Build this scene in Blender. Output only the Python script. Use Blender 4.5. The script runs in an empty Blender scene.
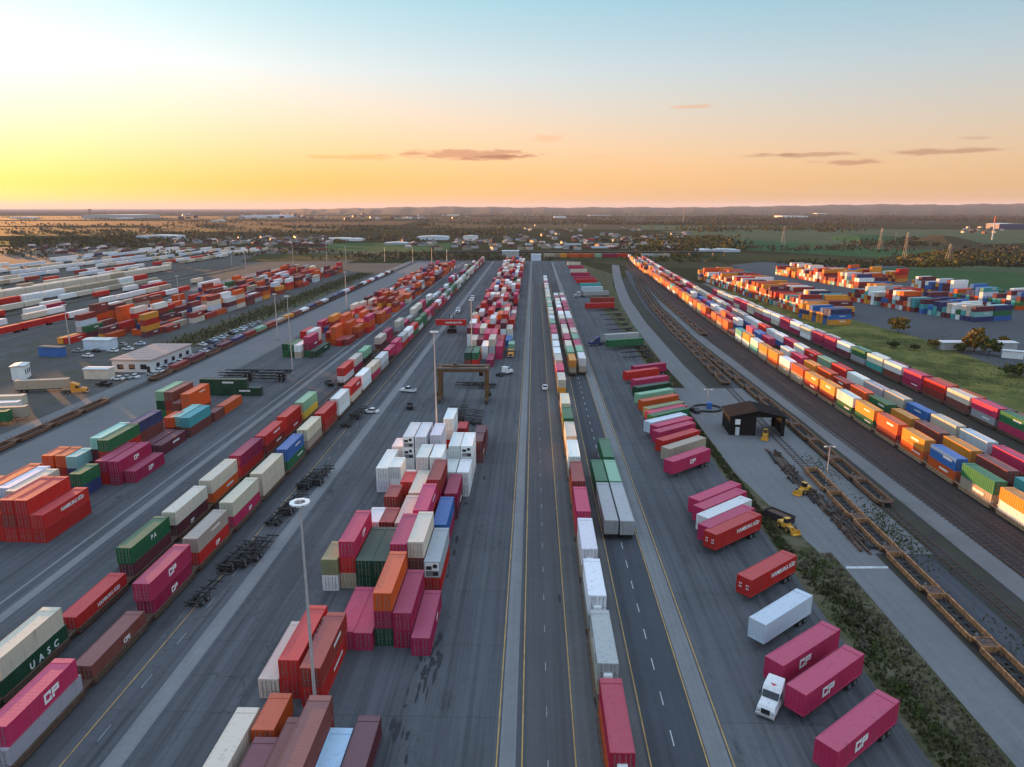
import bpy, bmesh, math, random
from mathutils import Vector, Matrix
from mathutils.bvhtree import BVHTree
random.seed(7)
R = math.radians
S = bpy.context.scene
C = S.collection

# ------------------------------------------------------------------ camera
F, CX, CY, VY, H = 710.0, 512.0, 383.5, 208.0, 57.0
P = math.atan((CY - VY) / F)
PSI = math.atan(22 * math.cos(P) / F)
cp, sp, cy_, sy_ = math.cos(P), math.sin(P), math.cos(PSI), math.sin(PSI)
FW = Vector((-sy_ * cp, cy_ * cp, -sp)); RT = Vector((cy_, sy_, 0)); UP = RT.cross(FW)
cam_d = bpy.data.cameras.new('camera'); cam = bpy.data.objects.new('camera', cam_d); C.objects.link(cam)
cam_d.sensor_width = 36; cam_d.lens = F / 1024 * 36; cam_d.clip_end = 90000; cam_d.clip_start = 0.5
M3 = Matrix((RT, UP, -FW)).transposed()
cam.matrix_world = Matrix.Translation((0, 0, H)) @ M3.to_4x4()
S.camera = cam
S.render.resolution_x, S.render.resolution_y = 1024, 767

def at(px, py, z=0.0):
    d = FW + RT * ((px - CX) / F) - UP * ((py - CY) / F)
    t = (z - H) / d.z
    return Vector((d.x * t, d.y * t, z))

def proj(x, y, z):
    v = Vector((x, y, z - H)); zc = v.dot(FW)
    if zc < 1: return None
    return (CX + F * v.dot(RT) / zc, CY - F * v.dot(UP) / zc, zc)

# ------------------------------------------------------------------ materials
MATS = {}
def nt(name):
    m = bpy.data.materials.new(name); m.use_nodes = True
    t = m.node_tree; b = t.nodes['Principled BSDF']
    MATS[name] = m
    return m, t, b
def N(t, typ, **kw):
    n = t.nodes.new(typ)
    for k, v in kw.items():
        if k.startswith('i_'): n.inputs[k[2:].replace('_', ' ')].default_value = v
        else: setattr(n, k, v)
    return n
def mathn(t, op, a, b=None, c=None):
    n = t.nodes.new('ShaderNodeMath'); n.operation = op
    for i, v in enumerate((a, b, c)):
        if v is None: continue
        if isinstance(v, (int, float)): n.inputs[i].default_value = v
        else: t.links.new(v, n.inputs[i])
    return n.outputs[0]
def mix(t, fac, a, b, mode='MIX'):
    n = t.nodes.new('ShaderNodeMix'); n.data_type = 'RGBA'; n.blend_type = mode
    for sock, v in ((n.inputs[0], fac), (n.inputs[6], a), (n.inputs[7], b)):
        if isinstance(v, (int, float)): sock.default_value = v
        elif isinstance(v, tuple): sock.default_value = (*v[:3], 1)
        else: t.links.new(v, sock)
    return n.outputs[2]
def ramp(t, src, lo, hi, a=0.0, b=1.0):
    n = t.nodes.new('ShaderNodeMapRange'); n.inputs[1].default_value = lo; n.inputs[2].default_value = hi
    n.inputs[3].default_value = a; n.inputs[4].default_value = b
    t.links.new(src, n.inputs[0]); return n.outputs[0]
def noise(t, vec, scale, detail=4, rough=0.55):
    n = N(t, 'ShaderNodeTexNoise'); n.inputs['Scale'].default_value = scale
    n.inputs['Detail'].default_value = detail; n.inputs['Roughness'].default_value = rough
    t.links.new(vec, n.inputs['Vector']); return n.outputs[0]
def mapping(t, vec, scale=(1, 1, 1), loc=None):
    n = N(t, 'ShaderNodeMapping'); n.inputs['Scale'].default_value = scale
    t.links.new(vec, n.inputs['Vector'])
    if loc is not None: t.links.new(loc, n.inputs['Location'])
    return n.outputs[0]
def flat(name, col, rough=0.6, metal=0.0, var=0.25, scale=1.5):
    m, t, b = nt(name)
    co = N(t, 'ShaderNodeTexCoord').outputs['Object']
    f = ramp(t, noise(t, co, scale), 0.3, 0.7)
    t.links.new(mix(t, f, tuple(c * (1 - var) for c in col), tuple(min(1, c * (1 + var)) for c in col)), b.inputs['Base Color'])
    b.inputs['Roughness'].default_value = rough; b.inputs['Metallic'].default_value = metal
    return m
def paint_mat(name, from_attr):
    m, t, b = nt(name)
    oi = N(t, 'ShaderNodeObjectInfo')
    tc = N(t, 'ShaderNodeTexCoord').outputs['Object']
    geo = N(t, 'ShaderNodeNewGeometry')
    if from_attr:
        a = N(t, 'ShaderNodeAttribute'); a.attribute_name = 'Col'; col = a.outputs['Color']
        vec = tc
    else:
        col = oi.outputs['Color']
        off = N(t, 'ShaderNodeCombineXYZ')
        t.links.new(mathn(t, 'MULTIPLY', oi.outputs['Random'], 91.0), off.inputs[0])
        t.links.new(mathn(t, 'MULTIPLY', oi.outputs['Random'], 57.0), off.inputs[1])
        vec = mapping(t, tc, (1, 1, 1), off.outputs[0])
    big = ramp(t, noise(t, vec, 0.45, 5, 0.6), 0.35, 0.7)
    streak = ramp(t, noise(t, mapping(t, vec, (2.2, 2.2, 0.16)), 1.0, 4), 0.56, 0.74)
    rust = ramp(t, noise(t, vec, 1.9, 6, 0.7), 0.62, 0.78)
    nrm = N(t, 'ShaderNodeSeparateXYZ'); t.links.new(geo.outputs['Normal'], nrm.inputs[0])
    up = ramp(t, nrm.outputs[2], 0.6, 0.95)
    dull = mix(t, 0.12, col, (0.34, 0.31, 0.31))                 # weathered, chalky paint
    c1 = mix(t, mathn(t, 'MULTIPLY', big, 0.45), col, dull)
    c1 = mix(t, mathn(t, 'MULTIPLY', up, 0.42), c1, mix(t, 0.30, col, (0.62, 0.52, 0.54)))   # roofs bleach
    c2 = mix(t, mathn(t, 'MULTIPLY', streak, 0.45), c1, mix(t, 0.75, c1, (0.06, 0.045, 0.04)))
    c3 = mix(t, mathn(t, 'MULTIPLY', rust, 0.45), c2, (0.12, 0.05, 0.03))
    t.links.new(c3, b.inputs['Base Color'])
    b.inputs['Roughness'].default_value = 0.65
    b.inputs['Specular IOR Level'].default_value = 0.12
    return m
PAINT = paint_mat('weathered_paint', False)
FARPAINT = paint_mat('weathered_paint_far', True)
STEEL = flat('grey_steel', (0.25, 0.25, 0.26), 0.45, 0.5)
DARK = flat('dark_steel', (0.020, 0.019, 0.019), 0.8)
RUST = flat('rusty_steel', (0.09, 0.045, 0.03), 0.8, 0.0, 0.4)
RUBBER = flat('rubber', (0.02, 0.02, 0.021), 0.8)
WHITE = flat('white_lettering', (0.78, 0.76, 0.74), 0.6, 0, 0.06)
CREAMWALL = flat('pale_cladding', (0.55, 0.55, 0.55), 0.6, 0, 0.08, 0.3)
GLASS, _t, _b = nt('dark_glass'); _b.inputs['Base Color'].default_value = (0.02, 0.025, 0.03, 1); _b.inputs['Roughness'].default_value = 0.08
GALV = flat('galvanised_steel', (0.5, 0.47, 0.46), 0.4, 0.3, 0.1)
ROOFM = flat('pink_brown_roof', (0.38, 0.26, 0.23), 0.7, 0, 0.12, 0.4)
SHED = flat('black_cladding', (0.016, 0.015, 0.016), 0.95, 0, 0.3); SHED.node_tree.nodes['Principled BSDF'].inputs['Specular IOR Level'].default_value = .05
YELLOW = flat('yellow_paint', (0.6, 0.30, 0.03), 0.5, 0, 0.15)
GANTRYM = flat('weathered_ochre_paint', (0.12, 0.062, 0.022), 0.6, 0, 0.3)
LAMP = flat('white_lamp_housing', (0.75, 0.74, 0.73), 0.4, 0, 0.05)

COL = dict(
    pink=(0.46, 0.026, 0.090), magenta=(0.32, 0.012, 0.060), red=(0.48, 0.018, 0.014), brick=(0.27, 0.030, 0.020), orange=(0.58, 0.085, 0.012),
    amber=(0.68, 0.26, 0.030), maroon=(0.120, 0.026, 0.036), brown=(0.180, 0.050, 0.038), cream=(0.62, 0.53, 0.42),
    white=(0.74, 0.73, 0.72), grey=(0.36, 0.36, 0.36), tan=(0.38, 0.31, 0.23), green=(0.018, 0.130, 0.050), darkgreen=(0.007, 0.050, 0.024),
    crimson=(0.44, 0.012, 0.045), lightgreen=(0.20, 0.38, 0.24), olive=(0.20, 0.22, 0.09), blue=(0.028, 0.12, 0.36), lightblue=(0.35, 0.52, 0.68), navy=(0.030, 0.040, 0.12),
    teal=(0.06, 0.33, 0.32), mint=(0.25, 0.50, 0.45), yellow=(0.55, 0.42, 0.05), black=(0.015, 0.015, 0.016), paleblue=(0.55, 0.62, 0.70))
WORD = dict(brick='rust red', lightgreen='light green', darkgreen='dark green', lightblue='light blue', navy='navy blue', paleblue='pale blue', mint='mint green', amber='amber yellow')
def word(c): return WORD.get(c, c)

# ------------------------------------------------------------------ mesh builder
class MB:
    def __init__(s): s.v = []; s.f = []; s.m = []; s.mats = []
    def mi(s, mat):
        if mat not in s.mats: s.mats.append(mat)
        return s.mats.index(mat)
    def quad(s, pts, mat):
        b = len(s.v); s.v += [tuple(p) for p in pts]; s.f.append(tuple(range(b, b + len(pts)))); s.m.append(s.mi(mat))
    def box(s, x0, x1, y0, y1, z0, z1, mat, rot=0.0, org=(0, 0)):
        b = len(s.v); c_, s_ = math.cos(rot), math.sin(rot)
        for z in (z0, z1):
            for x, y in ((x0, y0), (x1, y0), (x1, y1), (x0, y1)):
                s.v.append((org[0] + x * c_ - y * s_, org[1] + x * s_ + y * c_, z))
        for f in ((0, 3, 2, 1), (4, 5, 6, 7), (0, 1, 5, 4), (1, 2, 6, 5), (2, 3, 7, 6), (3, 0, 4, 7)):
            s.f.append(tuple(b + i for i in f)); s.m.append(s.mi(mat))
    def hexa(s, lo, hi, mat):      # two 4-point loops, bottom (ccw from above) and top
        b = len(s.v); s.v += [tuple(p) for p in lo] + [tuple(p) for p in hi]
        for f in ((0, 3, 2, 1), (4, 5, 6, 7), (0, 1, 5, 4), (1, 2, 6, 5), (2, 3, 7, 6), (3, 0, 4, 7)):
            s.f.append(tuple(b + i for i in f)); s.m.append(s.mi(mat))
    def tube(s, a, c, r0, r1, mat, n=8, caps=True):
        a, c = Vector(a), Vector(c); d = (c - a).normalized()
        u = d.cross(Vector((0, 0, 1)))
        if u.length < 1e-4: u = Vector((1, 0, 0))
        u.normalize(); w = d.cross(u); b = len(s.v); k = s.mi(mat)
        for p, r in ((a, r0), (c, r1)):
            for i in range(n):
                t = 2 * math.pi * i / n; s.v.append(tuple(p + u * (math.cos(t) * r) + w * (math.sin(t) * r)))
        for i in range(n):
            j = (i + 1) % n; s.f.append((b + i, b + n + i, b + n + j, b + j)); s.m.append(k)
        if caps:
            s.f.append(tuple(b + i for i in range(n))); s.m.append(k)
            s.f.append(tuple(b + n + i for i in reversed(range(n)))); s.m.append(k)
    def prism(s, prof, y0, y1, mat):    # profile in (x,z), extruded along y
        n = len(prof); b = len(s.v); k = s.mi(mat)
        s.v += [(x, y0, z) for x, z in prof] + [(x, y1, z) for x, z in prof]
        for i in range(n):
            j = (i + 1) % n; s.f.append((b + i, b + j, b + n + j, b + n + i)); s.m.append(k)
        s.f.append(tuple(b + i for i in reversed(range(n)))); s.m.append(k)
        s.f.append(tuple(b + n + i for i in range(n))); s.m.append(k)
    def mesh(s, name):
        me = bpy.data.meshes.new(name); me.from_pydata(s.v, [], s.f)
        for m in s.mats: me.materials.append(m)
        me.polygons.foreach_set('material_index', s.m); me.update()
        bm = bmesh.new(); bm.from_mesh(me); bmesh.ops.recalc_face_normals(bm, faces=bm.faces[:]); bm.to_mesh(me); bm.free()
        return me

def link(name, me, parent=None, loc=(0, 0, 0), rz=0.0, color=None):
    o = bpy.data.objects.new(name, me); C.objects.link(o)
    o.location = loc; o.rotation_euler = (0, 0, rz)
    if parent: o.parent = parent
    if color: o.color = (*color[:3], 1)
    return o
def tag(o, label=None, cat=None, group=None, kind=None):
    if label: o['label'] = label
    if cat: o['category'] = cat
    if group: o['group'] = group
    if kind: o['kind'] = kind
    return o
def thing(name, label, cat, loc=(0, 0, 0), rz=0.0, group=None):
    o = bpy.data.objects.new(name, None); C.objects.link(o); o.empty_display_size = 0.5
    o.location = loc; o.rotation_euler = (0, 0, rz)
    return tag(o, label, cat, group)
def copy_tree(o, parent=None):
    c = o.copy(); C.objects.link(c)
    if parent: c.parent = parent
    for ch in list(o.children): copy_tree(ch, c)
    return c
def ordn(n):
    words = 'first second third fourth fifth sixth seventh eighth ninth tenth eleventh twelfth'.split()
    if n <= 12: return words[n - 1]
    return f"{n}{'th' if 10 <= n % 100 <= 20 else {1: 'st', 2: 'nd', 3: 'rd'}.get(n % 10, 'th')}"

_text = {}
def text_mesh(s, size, bold=0.0):
    key = (s, size, bold)
    if key not in _text and s == 'CP':
        mb = MB(); u = size * .72; st = .24
        def bar(x0, x1, z0, z1): mb.box(x0 * u, x1 * u, z0 * u, z1 * u, -.012, .012, WHITE)
        bar(-1.02, -1.02 + st, -.5 + st, .5 - st); bar(-1.02, -.06, .5 - st, .5); bar(-1.02, -.06, -.5, -.5 + st); bar(-.06 - st, -.06, .5 - st - .16, .5 - st); bar(-.06 - st, -.06, -.5 + st, -.5 + st + .16)
        bar(.06, .06 + st, -.5, .5 - st); bar(.06, 1.0, .5 - st, .5); bar(1.0 - st, 1.0, .02 + st * .5, .5 - st); bar(.06 + st, 1.0, -.10, .02 + st * .5)
        _text[key] = mb.mesh('lettering')
    if key not in _text:
        cu = bpy.data.curves.new('lettering', 'FONT'); cu.body = s; cu.size = size; cu.extrude = 0.012; cu.offset = bold
        cu.align_x = 'CENTER'; cu.align_y = 'CENTER'; cu.resolution_u = 3
        o = bpy.data.objects.new('lettering', cu); C.objects.link(o)
        dg = bpy.context.evaluated_depsgraph_get()
        me = bpy.data.meshes.new_from_object(o.evaluated_get(dg)); me.name = 'lettering'
        me.materials.clear(); me.materials.append(WHITE)
        bpy.data.objects.remove(o); _text[key] = me
    return _text[key]

# ------------------------------------------------------------------ sky and sun
SUN_AZ, SUN_EL = -44.0, 2.1
W = bpy.data.worlds.new('World'); S.world = W; W.use_nodes = True
wt = W.node_tree; bg = wt.nodes['Background']
sky = wt.nodes.new('ShaderNodeTexSky'); sky.sky_type = 'NISHITA'; sky.sun_disc = False
sky.sun_elevation = R(SUN_EL); sky.sun_rotation = R(SUN_AZ); sky.altitude = 100; sky.air_density = 1.0; sky.dust_density = 1.0; sky.ozone_density = 2.0
sg = wt.nodes.new('ShaderNodeGamma'); sg.inputs['Gamma'].default_value = 0.42; wt.links.new(sky.outputs[0], sg.inputs['Color'])
hs = wt.nodes.new('ShaderNodeHueSaturation'); hs.inputs['Saturation'].default_value = 1.06; wt.links.new(sg.outputs[0], hs.inputs['Color'])
_sp = wt.nodes.new('ShaderNodeSeparateXYZ'); wt.links.new(wt.nodes.new('ShaderNodeTexCoord').outputs['Generated'], _sp.inputs[0])
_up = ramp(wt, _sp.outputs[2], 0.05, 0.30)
_bw = wt.nodes.new('ShaderNodeRGBToBW'); wt.links.new(hs.outputs[0], _bw.inputs[0])
_gl = ramp(wt, _bw.outputs[0], 0.65, 1.5, 0, 0.92)
_gc = wt.nodes.new('ShaderNodeCombineColor')
for _i, (_a, _b2) in enumerate(((1.30, 1.45), (0.79, 1.34), (0.12, 1.16))): wt.links.new(mathn(wt, 'MULTIPLY', mathn(wt, 'POWER', _bw.outputs[0], 0.8), ramp(wt, _sp.outputs[2], 0.03, 0.17, _a, _b2)), _gc.inputs[_i])
_base = mix(wt, _gl, hs.outputs[0], _gc.outputs[0])
SKYC = mix(wt, 1.0, _base, mix(wt, ramp(wt, _sp.outputs[2], 0.32, 0.62), mix(wt, _up, (1.10, 0.88, 0.86), (0.40, 0.85, 1.08)), (2.35, 2.40, 2.60)), 'MULTIPLY')   # overhead sky, out of view, brightened so roofs and ground outshine the sides
sd = Vector((math.sin(R(SUN_AZ)) * math.cos(R(SUN_EL)), math.cos(R(SUN_AZ)) * math.cos(R(SUN_EL)), math.sin(R(SUN_EL))))
gen = wt.nodes.new('ShaderNodeTexCoord').outputs['Generated']
sep = wt.nodes.new('ShaderNodeSeparateXYZ'); wt.links.new(gen, sep.inputs[0])
az = mathn(wt, 'ARCTAN2', sep.outputs[0], sep.outputs[1]); el = mathn(wt, 'ARCSINE', sep.outputs[2])
cvec = wt.nodes.new('ShaderNodeCombineXYZ'); wt.links.new(mathn(wt, 'MULTIPLY', az, 60.0), cvec.inputs[0]); wt.links.new(mathn(wt, 'MULTIPLY', el, 330.0), cvec.inputs[1])
cn = noise(wt, cvec.outputs[0], 0.55, 6, 0.6)
def dir_of(px, py):
    d = (FW + RT * ((px - CX) / F) - UP * ((py - CY) / F)).normalized()
    return math.atan2(d.x, d.y), math.asin(d.z)
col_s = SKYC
SKYGAIN = None
for (px, py, hw, hh, dens, warm) in ((468, 154.5, 62, 4.6, 1.0, 0), (352, 157, 44, 2.6, 0.75, 1), (500, 157.5, 34, 2.4, 0.9, 0), (548, 138, 20, 2.8, 0.5, 1), (692, 106.5, 22, 1.8, 0.8, 1),
                                     (812, 154.5, 40, 2.4, 0.85, 0), (852, 162.5, 28, 2.2, 0.9, 0), (938, 151.5, 40, 2.4, 0.9, 0), (770, 155, 22, 1.8, 0.5, 0), (975, 138, 14, 1.6, 0.35, 0), (600, 157, 16, 1.6, 0.3, 1)):
    a0, e0 = dir_of(px, py)
    u = mathn(wt, 'DIVIDE', mathn(wt, 'SUBTRACT', az, a0), hw / F); v = mathn(wt, 'DIVIDE', mathn(wt, 'SUBTRACT', el, e0), hh / F)
    r2 = mathn(wt, 'ADD', mathn(wt, 'MULTIPLY', u, u), mathn(wt, 'MULTIPLY', v, v))
    k = mathn(wt, 'SUBTRACT', mathn(wt, 'ADD', mathn(wt, 'MULTIPLY', cn, 2.6), -0.22), mathn(wt, 'SQRT', r2))
    k = mathn(wt, 'MULTIPLY', ramp(wt, k, 0.0, 0.45), dens * 0.8)
    tint = mix(wt, 1.0, col_s, (1.12, 0.72, 0.52) if warm else (0.62, 0.47, 0.50), 'MULTIPLY')
    col_s = mix(wt, k, col_s, tint)
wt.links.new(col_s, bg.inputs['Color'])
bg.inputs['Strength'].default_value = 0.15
sl = bpy.data.lights.new('sun', 'SUN'); sl.energy = 3.8; sl.angle = R(0.6); sl.color = (1.0, 0.45, 0.14)
so = bpy.data.objects.new('sun', sl); C.objects.link(so); so.rotation_euler = sd.to_track_quat('Z', 'Y').to_euler()
vs = S.view_settings; vs.view_transform = 'Standard'; vs.look = 'None'; vs.exposure = 2.12; vs.gamma = 1.0; vs.use_curve_mapping = False
try: S.display_settings.display_device = 'sRGB'
except Exception: pass
#PART2
# ------------------------------------------------------------------ ground
def ground_mat(name, base, var=0.2, scale=0.05, fine=1.2, rough=0.9, tracks=0.0, stains=0.0, tint=None, spec=0.04, seams=0.0):
    m, t, b = nt(name)
    co = N(t, 'ShaderNodeTexCoord').outputs['Object']
    big = ramp(t, noise(t, co, scale, 6, 0.6), 0.3, 0.72)
    c = mix(t, big, tuple(x * (1 - var) for x in base), tuple(x * (1 + var) for x in base))
    if tint:
        c = mix(t, ramp(t, noise(t, co, scale * 2.7, 6, 0.68), 0.44, 0.60), c, tint)
    fn = ramp(t, noise(t, co, fine, 5, 0.7), 0.3, 0.7)
    c = mix(t, 0.22 if tint else 0.5, c, mix(t, fn, tuple(x * (1 - var) for x in base), tuple(x * (1 + var) for x in base)))
    if tracks:      # tyre-polished wheel paths running along the lanes
        tr = ramp(t, noise(t, mapping(t, co, (0.9, 0.006, 1)), 1.0, 5, 0.75), 0.44, 0.62)
        c = mix(t, mathn(t, 'MULTIPLY', tr, tracks), c, tuple(x * 0.55 for x in base))
        tr2 = ramp(t, noise(t, mapping(t, co, (0.22, 0.012, 1)), 1.7, 3, 0.6), 0.5, 0.75)
        c = mix(t, mathn(t, 'MULTIPLY', tr2, tracks * 0.7), c, tuple(min(1, x * 1.35) for x in base))
    if stains:
        st = ramp(t, noise(t, mapping(t, co, (0.16, 0.05, 1)), 1.0, 6, 0.72), 0.60, 0.72)
        c = mix(t, mathn(t, 'MULTIPLY', st, stains), c, tuple(x * 0.35 for x in base))
    if seams:       # poured-bay joints and patches
        br = N(t, 'ShaderNodeTexBrick'); br.inputs['Scale'].default_value = 1.0; br.inputs['Mortar Size'].default_value = 0.004
        br.inputs['Brick Width'].default_value = 1.0; br.inputs['Row Height'].default_value = 1.0; br.inputs['Mortar Smooth'].default_value = 0.2
        t.links.new(mapping(t, co, (1 / 31.0, 1 / 14.0, 1)), br.inputs['Vector'])
        br.inputs['Color1'].default_value = (1, 1, 1, 1); br.inputs['Color2'].default_value = (0.86, 0.87, 0.9, 1); br.inputs['Mortar'].default_value = (0.55, 0.55, 0.56, 1)
        c = mix(t, seams, c, mix(t, 1.0, c, br.outputs[0], 'MULTIPLY'))
    if seams:       # sealed cracks
        vo = N(t, 'ShaderNodeTexVoronoi'); vo.feature = 'DISTANCE_TO_EDGE'; vo.inputs['Scale'].default_value = 0.075
        ds = N(t, 'ShaderNodeVectorMath', operation='ADD'); t.links.new(co, ds.inputs[0])
        nz = N(t, 'ShaderNodeTexNoise'); nz.inputs['Scale'].default_value = .35; nz.inputs['Detail'].default_value = 5; t.links.new(co, nz.inputs['Vector'])
        sc_ = N(t, 'ShaderNodeVectorMath', operation='SCALE'); sc_.inputs['Scale'].default_value = 5.0; t.links.new(nz.outputs['Color'], sc_.inputs[0]); t.links.new(sc_.outputs[0], ds.inputs[1])
        t.links.new(ds.outputs[0], vo.inputs['Vector'])
        ck = mathn(t, 'MULTIPLY', ramp(t, vo.outputs['Distance'], 0.004, 0.010, 0.5, 0.0), ramp(t, noise(t, co, .03, 3), .42, .58))
        c = mix(t, ck, c, tuple(x * .35 for x in base))
        bl = ramp(t, noise(t, mapping(t, co, (.30, .09, 1)), 1.0, 7, .78), .60, .66)
        c = mix(t, mathn(t, 'MULTIPLY', mathn(t, 'MULTIPLY', bl, ramp(t, noise(t, co, .035, 3), .52, .64)), .6), c, tuple(x * .30 for x in base))
    t.links.new(c, b.inputs['Base Color']); b.inputs['Roughness'].default_value = rough; b.inputs['Specular IOR Level'].default_value = spec
    return m
ASPH = ground_mat('worn_asphalt', (0.106, 0.107, 0.113), 0.20, 0.05, 1.0, 0.85, 0.75, 0.85, seams=0.8)
ASPHD = ground_mat('dark_asphalt', (0.072, 0.076, 0.085), 0.15, 0.06, 1.0, 0.85, 0.45, 0.4)
CONC = ground_mat('concrete', (0.20, 0.198, 0.20), 0.16, 0.15, 0.9, 0.9, 0.35, 0.2)
ROADM = ground_mat('pale_road_surface', (0.165, 0.160, 0.162), 0.14, 0.06, 0.8, 0.9, 0.2, 0.3)
GRAVEL = ground_mat('gravel', (0.16, 0.155, 0.155), 0.25, 0.10, 2.2, 0.95, 0.15, 0.3)
DIRT = ground_mat('gravel_yard', (0.095, 0.092, 0.091), 0.25, 0.03, 0.8, 0.95, 0.4, 0.3, (0.08, 0.075, 0.05))
BALLAST = ground_mat('ballast', (0.062, 0.052, 0.052), 0.3, 0.12, 2.5, 0.95, 0.75, 0.3)
SOIL = ground_mat('dark_soil', (0.058, 0.052, 0.050), 0.3, 0.1, 1.0, 0.95, 0.4, 0.2, (0.05, 0.055, 0.03))
GRASS = ground_mat('rough_grass', (0.070, 0.078, 0.024), 0.5, 0.022, 0.5, 0.95, 0, 0.3, (0.19, 0.165, 0.05))
VERGE = ground_mat('verge_grass', (0.060, 0.060, 0.026), 0.45, 0.10, 1.2, 0.95, 0, 0, (0.13, 0.11, 0.075))
LAND = ground_mat('farmland', (0.040, 0.042, 0.020), 0.4, 0.0016, 0.02, 0.95, 0, 0, (0.060, 0.046, 0.028), 0.0)
LINE_Y = flat('yellow_line_paint', (0.42, 0.25, 0.07), 0.7, 0, 0.3, 0.6)
LINE_W = flat('white_line_paint', (0.46, 0.46, 0.46), 0.7, 0, 0.3, 0.8)

def sheet(name, pts, z, mat, sub=0):
    mb = MB(); mb.quad([(x, y, z) for x, y in pts], mat)
    return tag(link(name, mb.mesh(name)), kind='structure')
def rect(name, x0, x1, y0, y1, z, mat): return sheet(name, [(x0, y0), (x1, y0), (x1, y1), (x0, y1)], z, mat)
def ribbon(name, pl, w0, w1, z, mat):       # along a polyline, from offset w0 to w1 (to the right)
    mb = MB(); L = []
    for i, p in enumerate(pl):
        a = Vector(pl[max(0, i - 1)]); b_ = Vector(pl[min(len(pl) - 1, i + 1)]); d = (b_ - a).normalized(); n = Vector((d.y, -d.x))
        L.append((Vector(p) + n * w0, Vector(p) + n * w1))
    for (a, b_), (c, d) in zip(L, L[1:]):
        mb.quad([(b_.x, b_.y, z), (d.x, d.y, z), (c.x, c.y, z), (a.x, a.y, z)], mat)
    return tag(link(name, mb.mesh(name)), kind='structure')

mb = MB()
ring = [40000, 20000, 9000, 4500, 2200, 1100]
xs = sorted({-r for r in ring} | set(ring) | {0})
for i in range(len(xs) - 1):
    for j in range(len(xs) - 1):
        mb.quad([(xs[i], xs[j], 0), (xs[i + 1], xs[j], 0), (xs[i + 1], xs[j + 1], 0), (xs[i], xs[j + 1], 0)], LAND)
tag(link('ground', mb.mesh('ground')), kind='structure')
rect('yard_pavement', -138, 45, -20, 800, 0.012, ASPH)
rect('gravel_yard', -640, -138, -20, 760, 0.010, DIRT); rect('gravel_yard', -900, -200, 760, 1060, 0.010, DIRT)
rect('grass_verge', -160, -141, 292, 560, 0.018, VERGE)
rect('road', -252, -236, 60, 700, 0.018, ROADM)
rect('road', -137.5, -131.5, 20, 780, 0.020, ROADM)
rect('road', -126, -108, 20, 780, 0.020, ROADM)
for x0, x1 in ((-45.2, -42.9), (-3.25, -1.55), (19.0, 21.2)):
    rect('concrete_strip', x0, x1, -10, 785, 0.026, CONC)
rect('concrete_strip', -76.6, -75.0, 20, 785, 0.026, CONC); rect('concrete_strip', -79.0, -78.5, 20, 785, 0.026, CONC)
rect('asphalt_lane', -1.2, 4.7, -10, 785, 0.022, ground_mat('lane_asphalt', (0.094, 0.092, 0.096), 0.15, 0.05, 1.0, 0.85, 0.5, 0.3))
rect('track_apron', 5.0, 12.4, -10, 560, 0.024, ground_mat('track_apron_concrete', (0.125, 0.120, 0.118), 0.18, 0.1, 1.0, 0.9, 0.5, 0.4))
rect('asphalt_lane', 12.9, 18.7, -10, 560, 0.024, ASPHD)
rect('track_apron', -67.6, -50.6, -10, 785, 0.022, ground_mat('stained_track_apron', (0.080, 0.079, 0.083), 0.2, 0.1, 1.0, 0.9, 0.6, 0.5))
for x in (-3.55, -0.85, 4.85, 12.75, 18.8, 21.5, -49.4): rect('yellow_line', x - 0.07, x + 0.07, -10, 560, 0.034, LINE_Y)
def dashes(name, x, y0, y1, step, ln, w, mat, z=0.034):
    mb = MB(); y = y0
    while y < y1:
        mb.quad([(x - w, y, z), (x + w, y, z), (x + w, y + ln, z), (x - w, y + ln, z)], mat); y += step
    tag(link(name, mb.mesh(name)), kind='structure')
dashes('lane_marking', 1.9, 20, 420, 8.4, 1.7, 0.045, flat('worn_line_paint', (0.27, 0.27, 0.28), 0.7, 0, 0.3, 0.8))
dashes('lane_marking', 15.7, 20, 420, 6.6, 2.4, 0.06, LINE_W)
dashes('lane_marking', -47.6, 20, 300, 9.0, 2.6, 0.05, MATS['worn_line_paint'])
# ---- oil and tyre stains on the pavement
STAIN = ground_mat('oil_stain', (0.040, 0.041, 0.045), .3, .6, 2.0, .6)
def stains(spots, seed=1):
    g = random.Random(seed); mb = MB(); zz = 0.036
    for px, py, n, sx, sy in spots:
        c = at(px, py)
        for _ in range(n):
            x, y = c.x + g.gauss(0, sx), c.y + g.gauss(0, sy); a, b_ = g.uniform(.08, .42), g.uniform(.3, 1.8); zz += .0004
            k = g.randint(7, 11); mb.quad([(x + a * math.cos(6.283 * i / k) * g.uniform(.55, 1.2), y + b_ * math.sin(6.283 * i / k) * g.uniform(.6, 1.2), zz) for i in range(k)], STAIN)
    tag(link('oil_stain', mb.mesh('oil_stain')), kind='structure')
stains([(428, 672, 16, .6, 2.6), (412, 690, 6, .5, 3.5), (436, 640, 6, .4, 4), (450, 560, 8, .5, 8), (404, 730, 8, .9, 2), (560, 600, 3, .2, .4), (470, 480, 8, 1.2, 10)])
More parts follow.
